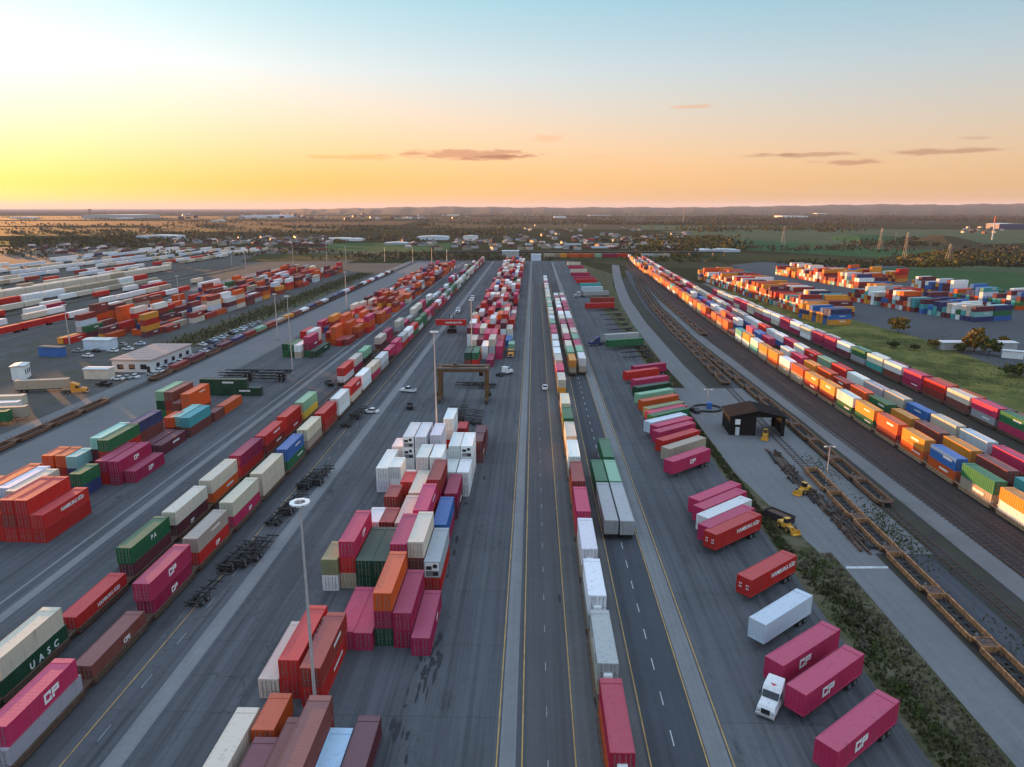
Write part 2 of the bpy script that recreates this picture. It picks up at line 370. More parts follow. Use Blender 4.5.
# ---- right side
O1L = [(59.6, 30), (60.2, 70), (61.0, 124), (62.6, 180), (64.6, 250), (66, 330), (70, 420), (80, 560)]
O2L = [(69.0, 60), (69.6, 137), (70.2, 190), (68.8, 310), (72, 420), (82, 560), (92, 680)]
O3L = [(79.5, 60), (78.5, 200), (78.6, 330), (82, 460), (90, 600), (98, 700)]
RAL = [(90.6, 20), (90.2, 130), (89.6, 262), (92.8, 390), (102, 690), (112, 900)]
RDL = [(121.5, 20), (122.5, 150), (123.5, 210), (122, 300), (119, 420), (118, 560)]
ROADL = [(54.6, -10), (54.7, 100), (54.2, 180), (52.6, 260), (54, 360), (58, 450), (64, 530), (72, 620), (84, 740), (104, 840)]
def off(pl, d):
    out = []
    for i, p in enumerate(pl):
        a = Vector(pl[max(0, i - 1)]); b_ = Vector(pl[min(len(pl) - 1, i + 1)]); t_ = (b_ - a).normalized()
        q = Vector(p) + Vector((t_.y, -t_.x)) * d; out.append((q.x, q.y))
    return out
rect('ballast_bed', 56, 131, -20, 330, 0.008, SOIL)
sheet('ballast_bed', [(54, 330), (131, 330), (128, 560), (124, 800), (66, 560)], 0.008, SOIL)
sheet('shed_apron', [(49, 112), (68, 112), (68, 226), (45.4, 226), (44.9, 150)], 0.0185, ROADM)
ribbon('service_road', ROADL, -3.6, 3.6, 0.024, ROADM)
ribbon('gravel_track', off(O2L, 0), 4.2, 8.6, 0.018, GRAVEL)
ribbon('gravel_track', off(O2L, 0), -6.0, -2.2, 0.017, ASPHD)
ribbon('ballast_bed', RAL, -11.5, 19.5, 0.020, BALLAST)
ribbon('gravel_track', RDL, 3.0, 12.5, 0.018, SOIL); ribbon('gravel_track', RDL, 13.2, 16.6, 0.018, GRAVEL)
sheet('grass_verge', [(42.6, 20), (51.0, 20), (51.0, 112), (47.2, 130), (47.0, 226), (49.0, 260), (50.5, 360), (54.5, 450), (60, 540), (70, 640), (40, 800), (36, 560), (42.6, 330), (42.0, 130)], 0.017, VERGE)
sheet('meadow', [(131, -20), (600, -20), (600, 330), (310, 330), (140, 560), (129, 560), (131, 300)], 0.012, GRASS)
ry = [at(*p) for p in ((700, 268), (760, 262), (900, 266), (1060, 283), (1130, 330), (1060, 388), (985, 362), (920, 338), (845, 318), (790, 305), (742, 296))]
sheet('yard_pavement', [(p.x, p.y) for p in ry], 0.022, ground_mat('far_yard_asphalt', (0.085, 0.088, 0.094), 0.2, 0.03, 0.5, 0.9, 0.2, 0.3))
# painted crossing bar on the service road
q = [at(*p) for p in ((846, 566.5), (888, 566.5), (888, 568.6), (846, 568.6))]
sheet('stop_line', [(p.x, p.y) for p in q], 0.036, LINE_W)

# ---- rails
TIES = flat('old_ties', (0.050, 0.042, 0.040), .9, 0, .3)
def track(pl, ties=True, gauge=0.75):
    mb = MB()
    d_total = 0; pts = [Vector(p) for p in pl]
    for s_ in (-gauge, gauge):
        L = off(pl, s_)
        for (a, b_) in zip(L, L[1:]):
            a, b_ = Vector(a), Vector(b_); d = (b_ - a); n = Vector((d.y, -d.x)).normalized() * 0.05
            lo = [(*(a - n), .02), (*(a + n), .02), (*(b_ + n), .02), (*(b_ - n), .02)]
            mb.hexa(lo, [(x, y, 0.20) for x, y, z in lo], RUST)
    if ties:
        for a, b_ in zip(pts, pts[1:]):
            n_ = int((b_ - a).length / 1.3)
            rz = math.atan2(b_.y - a.y, b_.x - a.x)
            for k in range(n_):
                c = a.lerp(b_, (k + .5) / n_)
                if proj(c.x, c.y, 0) is None or c.y > 330: continue
                mb.box(-0.13, 0.13, -1.3, 1.3, 0.02, 0.075, TIES, rz, (c.x, c.y))
    tag(link('railway_track', mb.mesh('railway_track')), kind='structure')
for x in (-54.7, -63.2, 9.0): track([(x, -10), (x, 780)], False)
for x in (13.9, 17.4): track([(x, 236), (x, 780)], False)
track([(-129, 60), (-129, 780)], True)
for x in (-343, -330, -300, -238, -285): track([(x, 60), (x, 700)], False)
track(O1L); track(O2L); track(O3L)
for d in (-8.2, -4.2, 0, 6.2, 13.4): track(off(RAL, d))
track(RDL); track(off(RDL, 8.6)); 

# ------------------------------------------------------------------ containers
CONT = []      # every container of the place, before choosing which are objects of their own
def add(x, y, z, L, c, label, group, rz=0.0, W=2.46, Hh=2.6, style='dry', logo=None, flip=False):
    CONT.append(dict(x=x, y=y, z=z, L=L, c=c, label=label, group=group, rz=rz, W=W, H=Hh, style=style, logo=logo, flip=flip))

_cm = {}
def container_body(L, W, Hh, style):
    key = (round(L, 1), W, Hh, style)
    if key in _cm: return _cm[key]
    mb = MB(); hw, hl = W / 2, L / 2; m = PAINT
    for sx in (-1, 1):
        for sy in (-1, 1): mb.box(sx * hw - (0.15 if sx > 0 else 0), sx * hw + (0.15 if sx < 0 else 0), sy * hl - (0.16 if sy > 0 else 0), sy * hl + (0.16 if sy < 0 else 0), 0, Hh, m)
        mb.box(min(sx * hw, sx * (hw - .10)), max(sx * hw, sx * (hw - .10)), -hl + .16, hl - .16, 0.02, 0.18, m)
        mb.box(min(sx * hw, sx * (hw - .08)), max(sx * hw, sx * (hw - .08)), -hl + .16, hl - .16, Hh - .11, Hh - .012, m)
        # side wall
        pr = []; y = -hl + .16; k = 0
        if style == 'dry':
            n = int((L - .32) / 0.30); st = (L - .32) / n
            for i in range(n):
                a = y + i * st; dep = 0.015 if i % 2 == 0 else 0.075
                pr += [(a, dep), (a + st * .68, dep)]
            pr.append((hl - .16, 0.04))
        else:
            n = int((L - .32) / 0.62); st = (L - .32) / n
            for i in range(n):
                a = y + i * st
                pr += [(a, 0.012), (a + .12, 0.012), (a + .14, 0.05), (a + st - .02, 0.05)] if style == 'post' else [(a, 0.03), (a + st * .5, 0.03)]
            pr.append((hl - .16, 0.03))
        for (ya, da), (yb, db) in zip(pr, pr[1:]):
            mb.quad([(sx * (hw - da), ya, .18), (sx * (hw - db), yb, .18), (sx * (hw - db), yb, Hh - .11), (sx * (hw - da), ya, Hh - .11)], m)
    # roof sheet with shallow cross ribs
    n = max(4, int(L / 0.55)); st = (L - .2) / n
    for i in range(n):
        a = -hl + .1 + i * st; z1 = Hh - .053; z0 = Hh - .057
        mb.quad([(-hw + .08, a, z0), (hw - .08, a, z0), (hw - .08, a + st * .5, z0), (-hw + .08, a + st * .5, z0)], m)
        mb.quad([(-hw + .08, a + st * .5, z0), (hw - .08, a + st * .5, z0), (hw - .08, a + st * .6, z1), (-hw + .08, a + st * .6, z1)], m)
        mb.quad([(-hw + .08, a + st * .6, z1), (hw - .08, a + st * .6, z1), (hw - .08, a + st, z0 + .003), (-hw + .08, a + st, z0 + .003)], m)
    for sy in (-1, 1):
        y0, y1 = sorted((sy * hl, sy * (hl - .12)))
        mb.box(-hw + .15, hw - .15, y0, y1, Hh - .14, Hh - .004, m); mb.box(-hw + .15, hw - .15, y0, y1, 0.0, 0.16, m)
        y0, y1 = sorted((sy * (hl - .05), sy * (hl - .9)))
        mb.box(-hw + .05, hw - .05, y0, y1, Hh - .03, Hh + .006, m)      # end roof plates
    n = 9; st = (W - .3) / n          # corrugated front end
    for i in range(n):
        a = -hw + .15 + i * st; d = .02 if i % 2 else .075; d2 = .075 if i % 2 else .02
        mb.quad([(a, hl - d, .16), (a + st * .7, hl - d, .16), (a + st * .7, hl - d, Hh - .14), (a, hl - d, Hh - .14)], m)
        mb.quad([(a + st * .7, hl - d, .16), (a + st, hl - d2, .16), (a + st, hl - d2, Hh - .14), (a + st * .7, hl - d, Hh - .14)], m)
    mb.quad([(-hw + .1, -hl + .1, .10), (-hw + .1, hl - .1, .10), (hw - .1, hl - .1, .10), (hw - .1, -hl + .1, .10)], DARK)
    _cm[key] = mb.mesh('container_body'); return _cm[key]
_dm = {}
def door_mesh(W, Hh, side, style):
    key = (W, Hh, side, style)
    if key in _dm: return _dm[key]
    mb = MB(); hw = W / 2 - .16
    x0, x1 = (-hw, -.015) if side < 0 else (.015, hw)
    if style == 'reefer' and side > 0: pass
    mb.box(x0, x1, -0.03, 0.03, .17, Hh - .15, PAINT)
    for k in range(5):                       # horizontal pressings
        z = .3 + k * (Hh - .75) / 4; mb.box(x0 + .06, x1 - .06, -.055, -.031, z, z + .24, PAINT)
    for fx in (.30, .74):
        xx = x0 + (x1 - x0) * fx; mb.tube((xx, -.085, .18), (xx, -.085, Hh - .16), .028, .028, STEEL, 5)
        mb.box(xx - .02, xx + .28 * (-1 if fx > .5 else 1) * .0 + .25, -.12, -.09, .95, 1.02, STEEL)
        for z in (.45, Hh * .5, Hh - .5): mb.box(xx - .07, xx + .07, -.10, -.056, z, z + .09, STEEL)
    _dm[key] = mb.mesh('container_door'); return _dm[key]
def reefer_unit_mesh(W, Hh):
    key = ('ru', W, Hh)
    if key in _dm: return _dm[key]
    mb = MB(); hw = W / 2 - .16
    mb.box(-hw, hw, -.02, .06, .17, Hh - .15, LAMP)
    mb.box(-hw + .1, hw - .1, -.05, -.021, .25, Hh * .42, STEEL); mb.box(-hw + .15, -.05, -.06, -.021, Hh * .5, Hh * .72, DARK)
    mb.tube((.45, -.02, Hh * .72), (.45, -.07, Hh * .72), .36, .36, DARK, 14); mb.box(.1, hw - .1, -.06, -.021, .3, .9, DARK)
    _dm[key] = mb.mesh('cooling_unit'); return _dm[key]
def build_box(parent, L, W, Hh, style, color, logo, z0=0.0, doors=True, logo_side=1):
    """container body, doors and lettering as parts of PARENT (door end at -y)"""
    b = link('container_body', container_body(L, W, Hh, style), parent, (0, 0, z0), 0, color)
    if doors:
        if style == 'reefer': link('cooling_unit', reefer_unit_mesh(W, Hh), parent, (0, -L / 2 + .02, z0), 0, color)
        else:
            for s_ in (-1, 1): link('container_door', door_mesh(W, Hh, s_, style), parent, (0, -L / 2 + .05, z0), 0, color)
    if logo:
        for (txt, size, fy, fz, bold) in logo:
            for sd_ in ((1, -1) if logo_side == 0 else (logo_side,)):
                o = link('lettering', text_mesh(txt, size, bold), b, (sd_ * (W / 2 + .012), fy * L * sd_, fz * Hh))
                o.rotation_euler = (R(90), 0, R(90 * sd_))
                
CP = [('CP', 1.7, -.12, .52, .05)]
CPS = [('CP', 1.3, .02, .52, .05)]
HS = [('HAMBURG SÜD', 0.95, .14, .60, .02), ('⚑', .01, 0, .5, 0)]
HS = [('HAMBURG SÜD', 0.95, .12, .60, .025)]

def stack(x, y0, y1, cols, label_place, group, h=2.6, style=None, logos=None, W=2.46, z0=0.02, rz=0):
    for i, c in enumerate(cols):
        tier = 'only' if len(cols) == 1 else ('bottom', 'second', 'third', 'fourth', 'fifth')[i] if i < len(cols) - 1 else 'top'
        tt = 'single ' if tier == 'only' else f'{tier} '
        st = (style or {}).get(i) or ('reefer' if c == 'white' and random.random() < .5 else random.choice(['dry', 'dry', 'dry', 'post']) if c not in ('pink', 'magenta') else 'post')
        add(x, (y0 + y1) / 2, z0 + i * (h + .012), y1 - y0, c, f"{tt}{word(c)} container, {label_place}", group, rz, W, h, st, (logos or {}).get(i))

CS = 'container block under the gantry'
def rowA(rowname, items):
    items = sorted(items, key=lambda t_: t_[0])
    for k, it in enumerate(items):
        stack(it[0], it[1], it[2], it[3], f"{ordn(k + 1)} stack from left in {rowname}", 'containers stacked in the central block', logos=it[4] if len(it) > 4 else None, style=it[5] if len(it) > 5 else None)
rowA('nearest row of central block', [(-31.6, 55.5, 67.7, ['cream'], None, {0: 'dry'}), (-28.7, 64.2, 70.2, ['orange']), (-27.2, 52, 63.6, ['maroon']), (-25.0, 54.5, 66.0, ['brown']), (-23.3 + .6, 56.0, 66.0, ['brick', 'brown']),
      (-20.9 + .7, 52.6, 64.8, ['lightblue']), (-18.6 + .9, 54.6, 66.4, ['brown', 'maroon'])][:0] + [(-31.6, 55.5, 67.7, ['cream'], None, {0: 'dry'}), (-28.75, 64.2, 70.2, ['orange']), (-27.9, 51, 63.2, ['maroon']), (-25.4, 54.5, 66.3, ['brown']), (-22.9, 54.3, 66.6, ['brick', 'brown']),
      (-20.3, 52.6, 64.8, ['lightblue']), (-17.7, 54.6, 66.8, ['maroon'])])
rowA('second row of central block', [(-31.2, 72.6, 84.8, ['cream'], None, {0: 'dry'}), (-28.6, 72.6, 84.6, ['red', 'red'], {1: HS}, {0: 'dry', 1: 'dry'}), (-25.6, 71.2, 83.0, ['red', 'brick'], {0: [('HAMBURG SÜD', .6, .1, .5, .02)]}, {0: 'dry', 1: 'dry'})])
rowA('third row of central block', [(-24.7, 82.5, 94.0, ['pink']), (-22.2, 82.3, 94.0, ['pink']), (-19.6, 83.4, 95.2, ['darkgreen', 'magenta', 'orange'], None, {2: 'dry'}), (-17.0, 83.0, 94.6, ['magenta', 'magenta']), (-14.4, 81.4, 93.4, ['magenta'], {0: [('CP', 1.0, .1, .5, .04)]})])
rowA('fourth row of central block', [(-30.7, 97.2, 103.4, ['white', 'olive'], None, {1: 'dry', 0: 'dry'}), (-28.1, 98.0, 109.6, ['tan', 'red', 'pink'], {2: CPS}), (-25.4, 97.0, 108.8, ['darkgreen', 'darkgreen']), (-22.9, 97.0, 108.8, ['darkgreen', 'darkgreen']),
      (-20.1, 97.4, 108.6, ['maroon', 'red', 'pink']), (-17.6, 98.2, 109.4, ['green', 'brown', 'cream'], None, {2: 'dry'}), (-15.0, 97.0, 108.8, ['red', 'grey'], None, {1: 'reefer'})])
rowA('fifth row of central block', [(-27.2, 110.6, 116.8, ['red', 'white']), (-24.7, 110.6, 116.8, ['maroon', 'brick']), (-22.0, 110.4, 122.4, ['cream', 'cream']), (-18.7, 109.8, 121.8, ['magenta', 'red', 'pink']), (-15.6, 109.9, 121.9, ['magenta', 'blue']), ])
rowA('sixth row of central block', [(-26.1, 121.5, 127.5, ['maroon', 'brick']), (-24.4, 128.8, 134.6, ['red', 'red']), (-21.9, 123.6, 135.4, ['tan', 'cream']), (-18.3, 123.6, 134.8, ['maroon', 'magenta', 'brick']), (-15.2, 123.4, 133.4, ['maroon', 'magenta'])])
wr = {0: 'smooth', 1: 'smooth', 2: 'post'}; wq = {0: 'smooth', 1: 'reefer', 2: 'reefer'}
rowA('seventh row of central block', [(-30.8, 136.2, 148.0, ['white', 'white'], None, wr), (-28.3, 137.0, 143.0, ['white', 'white'], None, wr), (-25.6, 136.6, 142.6, ['white'], None, wr), (-22.9, 136.6, 142.6, ['white'], None, wr), (-21.6, 143.2, 144.9 + 6, ['white', 'white', 'white'], None, wr), (-19.0, 143.2, 151.0, ['white', 'white', 'white'], None, wr), (-16.9, 133.8, 141.9, ['white', 'white'], None, wr), (-14.2, 133.8, 141.9, ['white', 'white'], None, wr)][:3] + [(-22.4, 135.8, 144.0, ['white', 'white', 'white'], None, wr), (-19.6, 135.8, 144.0, ['white', 'white', 'white'], None, wr), (-16.7, 134.4, 142.2, ['white', 'white'], None, wr), (-14.0, 134.4, 142.2, ['white', 'white'], None, wr)])
rowA('eighth row of central block', [(-30.2, 150.0, 156.0, ['white', 'white'], None, wr), (-27.5, 149.0, 160.0, ['white', 'white', 'white'], None, wq), (-24.8, 149.0, 160.0, ['white', 'white', 'white'], None, wr), (-21.6, 150.4, 159.5, ['grey', 'white', 'white'], None, wr), (-18.9, 148.6, 156, ['grey'], None), (-17.6, 157, 163, ['red']), (-16.6, 143.0, 152.6, ['white', 'white', 'white'], None, wr), (-14.0, 143.0, 152.6, ['white', 'white', 'white'], None, wq)])
for k, (yy, n) in enumerate(((154, 2), (160.6, 2), (167.2, 1))):
    stack(-12.6 + .2 * (k % 2), yy, yy + 6.1, ['brown', 'maroon'][:n], f"{ordn(k + 1)} of the file between white reefers and gantry", 'brown containers behind the white reefers')

stack(-20.2, 163, 172.5, ['red', 'white', 'white'], 'alone behind the white reefers by the gantry', 'containers stacked in the central block', style={1: 'smooth', 2: 'smooth'})
stack(-18.0, 172, 178, ['red'], 'low one beside the lone white pair near the gantry', 'containers stacked in the central block')
# block beyond the gantry: rows of mixed stacks running to the far end of the yard
pal_mid = ['red'] * 5 + ['pink'] * 5 + ['magenta'] * 2 + ['white'] * 4 + ['cream'] * 3 + ['maroon'] * 2 + ['brick'] * 2 + ['orange'] * 2 + ['green', 'darkgreen', 'grey', 'blue', 'tan']
rg = random.Random(11)
row = 0; y = 256.0
while y < 760:
    row += 1
    for k in range(8):
        x = -29.5 + 2.72 * k
        far = y > 300
        if row == 1: n = {2: 2, 3: 2, 5: 1}.get(k, 0)
        elif row == 2: n = {3: 1, 4: 2, 5: 3, 6: 2}.get(k, 0)
        elif row == 3: n = {2: 2, 3: 2, 4: 3, 5: 3, 6: 2}.get(k, 0)
        else: n = rg.choice([0, 1, 2, 2, 3, 3]) if 1 <= k <= 7 else rg.choice([0, 0, 1, 2])
        cols = [rg.choice(pal_mid) for _ in range(n)]
        if row == 1 and n: cols = [['brown', 'darkgreen'], ['red', 'green'], ['magenta']][{2: 0, 3: 1, 5: 2}[k]]
        stack(x, y, y + 12.2, cols, f"{ordn(k + 1)} slot of {ordn(row)} row beyond the gantry", 'containers stacked beyond the gantry')
    y += 13.4

# left-hand block by the outer train
LB = 'containers stacked beside the outer left train'
def rowL(rowname, items):
    for k, it in enumerate(items):
        stack(it[0], it[1], it[2], it[3], f"{ordn(k + 1)} stack in {rowname}", LB, logos=it[4] if len(it) > 4 else None, style=it[5] if len(it) > 5 else None)
dd = {0: 'dry', 1: 'dry', 2: 'dry'}
rowL('big red-orange pile on the left', [(-86.0, 111.6, 124.4, ['red', 'red'], {1: HS}, dd), (-88.6, 111.8, 123.4, ['red', 'red', 'red'], None, dd), (-91.2, 111.8, 123.4, ['red', 'brick', 'red'], None, dd),
     (-93.8, 112.0, 124.0, ['red', 'red'], None, dd), (-98.0, 122, 134, ['tan', 'cream'], None, dd), (-100.8, 123.5, 135.5, ['navy', 'paleblue'], None, dd), (-103.6, 125, 137, ['cream', 'orange'], None, dd), (-106.2, 118, 130, ['blue', 'brick'], None, dd)])
rowL('mixed pile behind the red-orange pile', [(-91.6, 131, 137.2, ['navy', 'green'], None, dd), (-101.6, 141.5, 147.7, ['brick', 'orange'], None, dd), (-104.4, 141.5, 147.7, ['maroon', 'orange'], None, dd), (-98.8, 141.0, 147.0, ['navy', 'mint'], None, dd),
     (-93.6, 144.4, 157, ['maroon', 'red', 'green'], None, dd), (-96.2, 146, 158, ['brown', 'maroon', 'mint'], None, dd), (-88.2, 138.4, 151.4, ['magenta', 'magenta'], {1: CPS}), (-85.6, 139.6, 151.6, ['magenta'], {0: CPS}), (-90.9, 138.6, 151, ['red', 'magenta'])])
rowL('navy and teal pile on the left', [(-91.4, 157, 169, ['maroon'], None, dd), (-88.6, 156.5, 168.5, ['maroon'], None, dd), (-94.2, 156.5, 168.5, ['brown', 'brown', 'navy'], None, dd), (-97.0, 158, 170, ['brown', 'navy'], None, dd), (-92.6, 170.5, 176.5, ['maroon', 'orange'], None, dd), (-88.4, 170.4, 182.6, ['brown', 'teal'], None, dd),
     (-91.2, 171.4, 183.4, ['brown', 'mint'], None, dd), (-88.2, 184, 190, ['brown'], None, dd), (-88.4, 191.0, 203.2, ['brown', 'orange'][1:], None, dd), (-94.6, 184, 196.2, ['brick', 'orange', 'orange'], None, dd), (-97.4, 184, 196, ['maroon', 'brown'], None, dd), (-100.2, 186, 198, ['orange', 'brick', 'brown'], None, dd),
     (-103.0, 186.6, 198.6, ['green', 'darkgreen', 'lightgreen'], None, dd)])
for k in range(2):
    add(-101.5 + 10.5 * k, 213, 0.02 + 0, 12.2 if k else 10.2, 'darkgreen', f"dark green container lying crosswise, {('left', 'right')[k]} of two", 'dark green crosswise containers', R(90))
add(-96.5, 213, 2.65, 14.5, 'darkgreen', 'long dark green container crosswise on two others', 'dark green crosswise containers', R(90))
rowL('pile under the first tall mast', [(-97.2, 271, 283, ['green', 'darkgreen'], None, dd), (-94.4, 270, 282, ['darkgreen', 'green'], None, dd), (-91.6, 268.5, 280.5, ['tan', 'white'], None, dd), (-88.9, 272, 284, ['green', 'magenta', 'pink'], None, dd), (-86.2, 270, 290, ['darkgreen'], None, dd), (-91.6, 285, 297, ['red', 'cream', 'white'], None, dd), (-94.4, 285, 297, ['red', 'red', 'red'], None, dd)])
rowL('orange pile further back', [(-82.4, 294, 306, ['red'], None, dd), (-79.8, 296, 308, ['brick'], None, dd), (-85.0, 296, 308, ['orange', 'orange', 'orange'], None, dd), (-82.2, 308.5, 320.5, ['orange', 'orange', 'orange'], None, dd), (-87.8, 298, 310, ['orange', 'brick'], None, dd), (-79.6, 312, 324, ['brick', 'orange'], None, dd), (-85.0, 312, 324, ['orange', 'orange', 'orange', 'orange'], None, dd)])
rg = random.Random(5); pal_l = ['orange'] * 6 + ['red'] * 5 + ['brick'] * 4 + ['maroon'] * 3 + ['white', 'cream', 'grey', 'green', 'navy', 'pink', 'amber']
y = 327; row = 0
while y < 700:
    row += 1
    for k in range(9):
        n = rg.choice([0, 1, 2, 2, 3]) if k > 1 else rg.choice([0, 1, 2])
        if 372 < y < 392: n = 0
        stack(-100 + 2.75 * k, y, y + 12.2, [rg.choice(pal_l) for _ in range(n)], f"{ordn(k + 1)} slot of {ordn(row)} mixed row on the left", 'mixed rows on the left', h=2.6)
    y += 13.5
# stacks of the left-hand outer yard
rg = random.Random(21); pal_o = ['orange'] * 6 + ['brick'] * 5 + ['red'] * 4 + ['maroon'] * 5 + ['brown'] * 3 + ['white'] * 2 + ['paleblue', 'grey', 'tan', 'navy', 'green', 'amber', 'cream']
row = 0
for X0, Y0, Y1, dens in ((-176, 312, 650, .78), (-184, 318, 660, .86), (-192, 306, 660, .84), (-204, 296, 660, .78), (-212, 330, 650, .74), (-222, 345, 640, .62)):
    row += 1; y = Y0; k = 0
    while y < Y1:
        k += 1
        for j in range(2):
            if rg.random() < dens:
                stack(X0 + 2.7 * j + rg.uniform(-.2, .2), y, y + 12.2, [rg.choice(pal_o) for _ in range(rg.choice([1, 1, 2, 2, 3, 4]) if y < 420 else rg.choice([1, 2, 2, 3]))], f"{ordn(k)} bay, {('near', 'far')[j]} side of {ordn(row)} outer-yard line", 'outer left yard stacks')
        y += 13.6 + (rg.random() < .12) * 14
# right-hand far yard
rg = random.Random(31); pal_r = ['amber'] * 5 + ['orange'] * 5 + ['brick'] * 4 + ['maroon'] * 3 + ['white'] * 4 + ['teal', 'mint', 'blue', 'navy', 'grey', 'red', 'red', 'cream']
def yard_line(p0, p1, n, depth, hmax, name, hmin=1, pal=pal_r, step=2.9):
    a, b_ = at(*p0), at(*p1); d = (b_ - a); ln = d.length; d.normalize(); nrm = Vector((-d.y, d.x, 0))
    if nrm.y < 0: nrm = -nrm
    rz = math.atan2(nrm.y, nrm.x) - R(90)
    cnt = int(ln / step)
    for j in range(depth):
        for k in range(cnt):
            if rg.random() < .10: continue
            p = a + d * (k * step) + nrm * (j * 13.0 + 6)
            n_ = rg.randint(hmin, hmax)
            for i in range(n_):
                c = rg.choice(pal)
                add(p.x, p.y, .02 + i * 2.61, 12.2, c, f"{word(c)} container, level {i + 1}, {ordn(k + 1)} from left, {ordn(j + 1)} line of {name}", 'far right yard stacks', rz)
yard_line((697, 279), (812, 318), 0, 2, 4, 'near right-yard row', 2)
yard_line((776, 275), (862, 290), 0, 2, 4, 'middle right-yard row', 2)
yard_line((846, 300), (912, 312), 0, 2, 4, 'long right-yard row', 2)
yard_line((912, 312), (978, 323), 0, 2, 3, 'teal right-yard row', 2, ['teal', 'teal', 'mint', 'white', 'blue', 'navy', 'maroon', 'cream', 'green'])
yard_line((842, 277), (905, 283), 0, 1, 4, 'back right-yard row', 2)
yard_line((912, 291), (956, 297), 0, 1, 4, 'tall amber right-yard row', 3, ['amber', 'white', 'maroon', 'maroon', 'blue'])
yard_line((950, 301), (1030, 312), 0, 2, 4, 'outermost right-yard row', 2, ['teal', 'blue', 'white', 'maroon', 'green', 'orange', 'navy'])
yard_line((800, 318), (833, 326), 0, 1, 3, 'blue end of right-yard row', 2, ['amber', 'amber', 'blue', 'navy'])

# ------------------------------------------------------------------ trains
WELLS = []     # (x, y, heading, pitch, well length, loaded?, colour key, train phrase, index)
def along(pl, s):
    for a, b_ in zip(pl, pl[1:]):
        a, b_ = Vector(a), Vector(b_); l = (b_ - a).length
        if s <= l: return a.lerp(b_, s / l), math.atan2(b_.y - a.y, b_.x - a.x) - R(90)
        s -= l
    return None, None
def train(phrase, group, pl, s0, pitch, cars, L, kind='brown', gaps=None, fill=None, n=0, h=2.72, rgen=None):
    i = 0; rgen = rgen or random.Random(len(WELLS) + 3)
    while True:
        if i < len(cars): car = cars[i]
        elif i < n: car = fill(rgen)
        else: break
        s = s0 + i * pitch; p, rz = along(pl, s); i += 1
        if p is None: break
        if car == 'gap': continue
        WELLS.append((p.x, p.y, rz, pitch, kind, phrase, i, bool(car)))
        for t_, c in enumerate(car or ()):
            if c is None: continue
            logo = None; st = None; Lc = L
            if isinstance(c, tuple): c, logo = c[0], c[1]
            if c in ('pink', 'magenta'): st = 'post'
            tier = '' if len(car) == 1 else ('lower ', 'upper ')[t_]
            hv = rgen.choice([0, 0, -.28]); Lc = L * rgen.choice([1, 1, .97, .93])
            add(p.x, p.y, .42 + t_ * (h + .02), Lc, c, f"{tier}{word(c)} container on {ordn(i)} car of {phrase}", 'containers on ' + group, rz, 2.46, h + (hv if t_ == len(car) - 1 else 0), st or rgen.choice(['dry', 'dry', 'post']), logo)
T1 = 'inner left train'; T2 = 'outer left train'
train(T1, 'the inner left train', [(-54.7, -50), (-54.7, 790)], 50 + 66.0, 14.15, [
    ['grey', ('pink', [('CP', 1.7, .10, .50, .05)])], [('brown', [('CPS', .9, .12, .5, .03)])], [('magenta', [('CP', 1.2, .02, .5, .04)]), ('pink', [('CP', 1.5, .02, .55, .05)])], [('red', [('CP', 1.0, .1, .5, .03)]), 'tan'], [('pink', [('CP', .9, .1, .5, .03)]), 'cream'],
    ['cream', 'cream'], ['green', 'blue'], ['tan', 'cream'], ['brick', 'red'], ['white', 'white'], ['cream', 'red'], ['white', 'white'], ['pink', 'cream'], ['grey', 'white'], [None, 'pink'], ['pink', 'pink']], 12.2,
    fill=lambda g: [g.choice(['pink', 'cream', 'white', 'magenta', 'green', 'grey', 'red']) for _ in range(2)], n=51)
train(T2, 'the outer left train', [(-63.2, -50), (-63.2, 790)], 50 + 62.2, 14.15, [
    ['green', 'tan'], [('darkgreen', [('U  A  S  C', 1.3, .12, .48, .03)]), 'cream'], [('red', [('HAMBURG SÜD', .8, .12, .55, .02)])], ['maroon', ('green', [('P A', 1.1, .05, .6, .03)])], [('maroon', [('CP', .9, -.05, .45, .03)]), 'cream'], ['orange', 'cream'], ['red', 'magenta'], ['brick', ('red', [('HAMBURG SÜD', .6, .12, .6, .02)])], ['red', 'red'], ['yellow', 'lightgreen'],
    'gap', 'gap', ['white', ('red', None)], ['magenta', 'cream'], ['black', 'lightgreen'], [], ['maroon', 'cream'], ['pink', 'magenta'], []], 12.2,
    fill=lambda g: g.choice([[], [g.choice(['white', 'green', 'pink', 'grey'])], [g.choice(['black', 'pink', 'red', 'grey', 'green']), g.choice(['white', 'pink', 'cream', 'red'])]]), n=50)
train('the lane-side centre train', 'the lane-side centre train', [(9.0, -20), (9.0, 790)], 20 + 64.3, 14.0, [
    ['orange', 'crimson'], ['tan', 'grey'], ['grey', 'white'], ['tan', 'white'], ['red', 'pink'], ['orange', 'brick'], ['tan', 'white'], ['amber', 'cream'], ['amber', 'green'], ['orange', 'cream'], [], ['amber', 'cream']], 11.3,
    fill=lambda g: [g.choice(['cream', 'amber', 'pink', 'tan']), g.choice(['white', 'white', 'cream', 'pink', 'cream', 'lightgreen'])], n=36)
for x, nm, s0 in ((13.9, 'left file of the paired trains', 242), (17.4, 'right file of the paired trains', 244)):
    train(nm, 'the paired trains', [(x, 0), (x, 790)], s0 + 6, 13.6, [['tan', 'amber' if x < 15 else 'white']], 12.2, fill=lambda g: [g.choice(['grey', 'green', 'red']), g.choice(['pink', 'pink', 'white', 'white', 'magenta', 'cream', 'lightgreen'])], n=15)
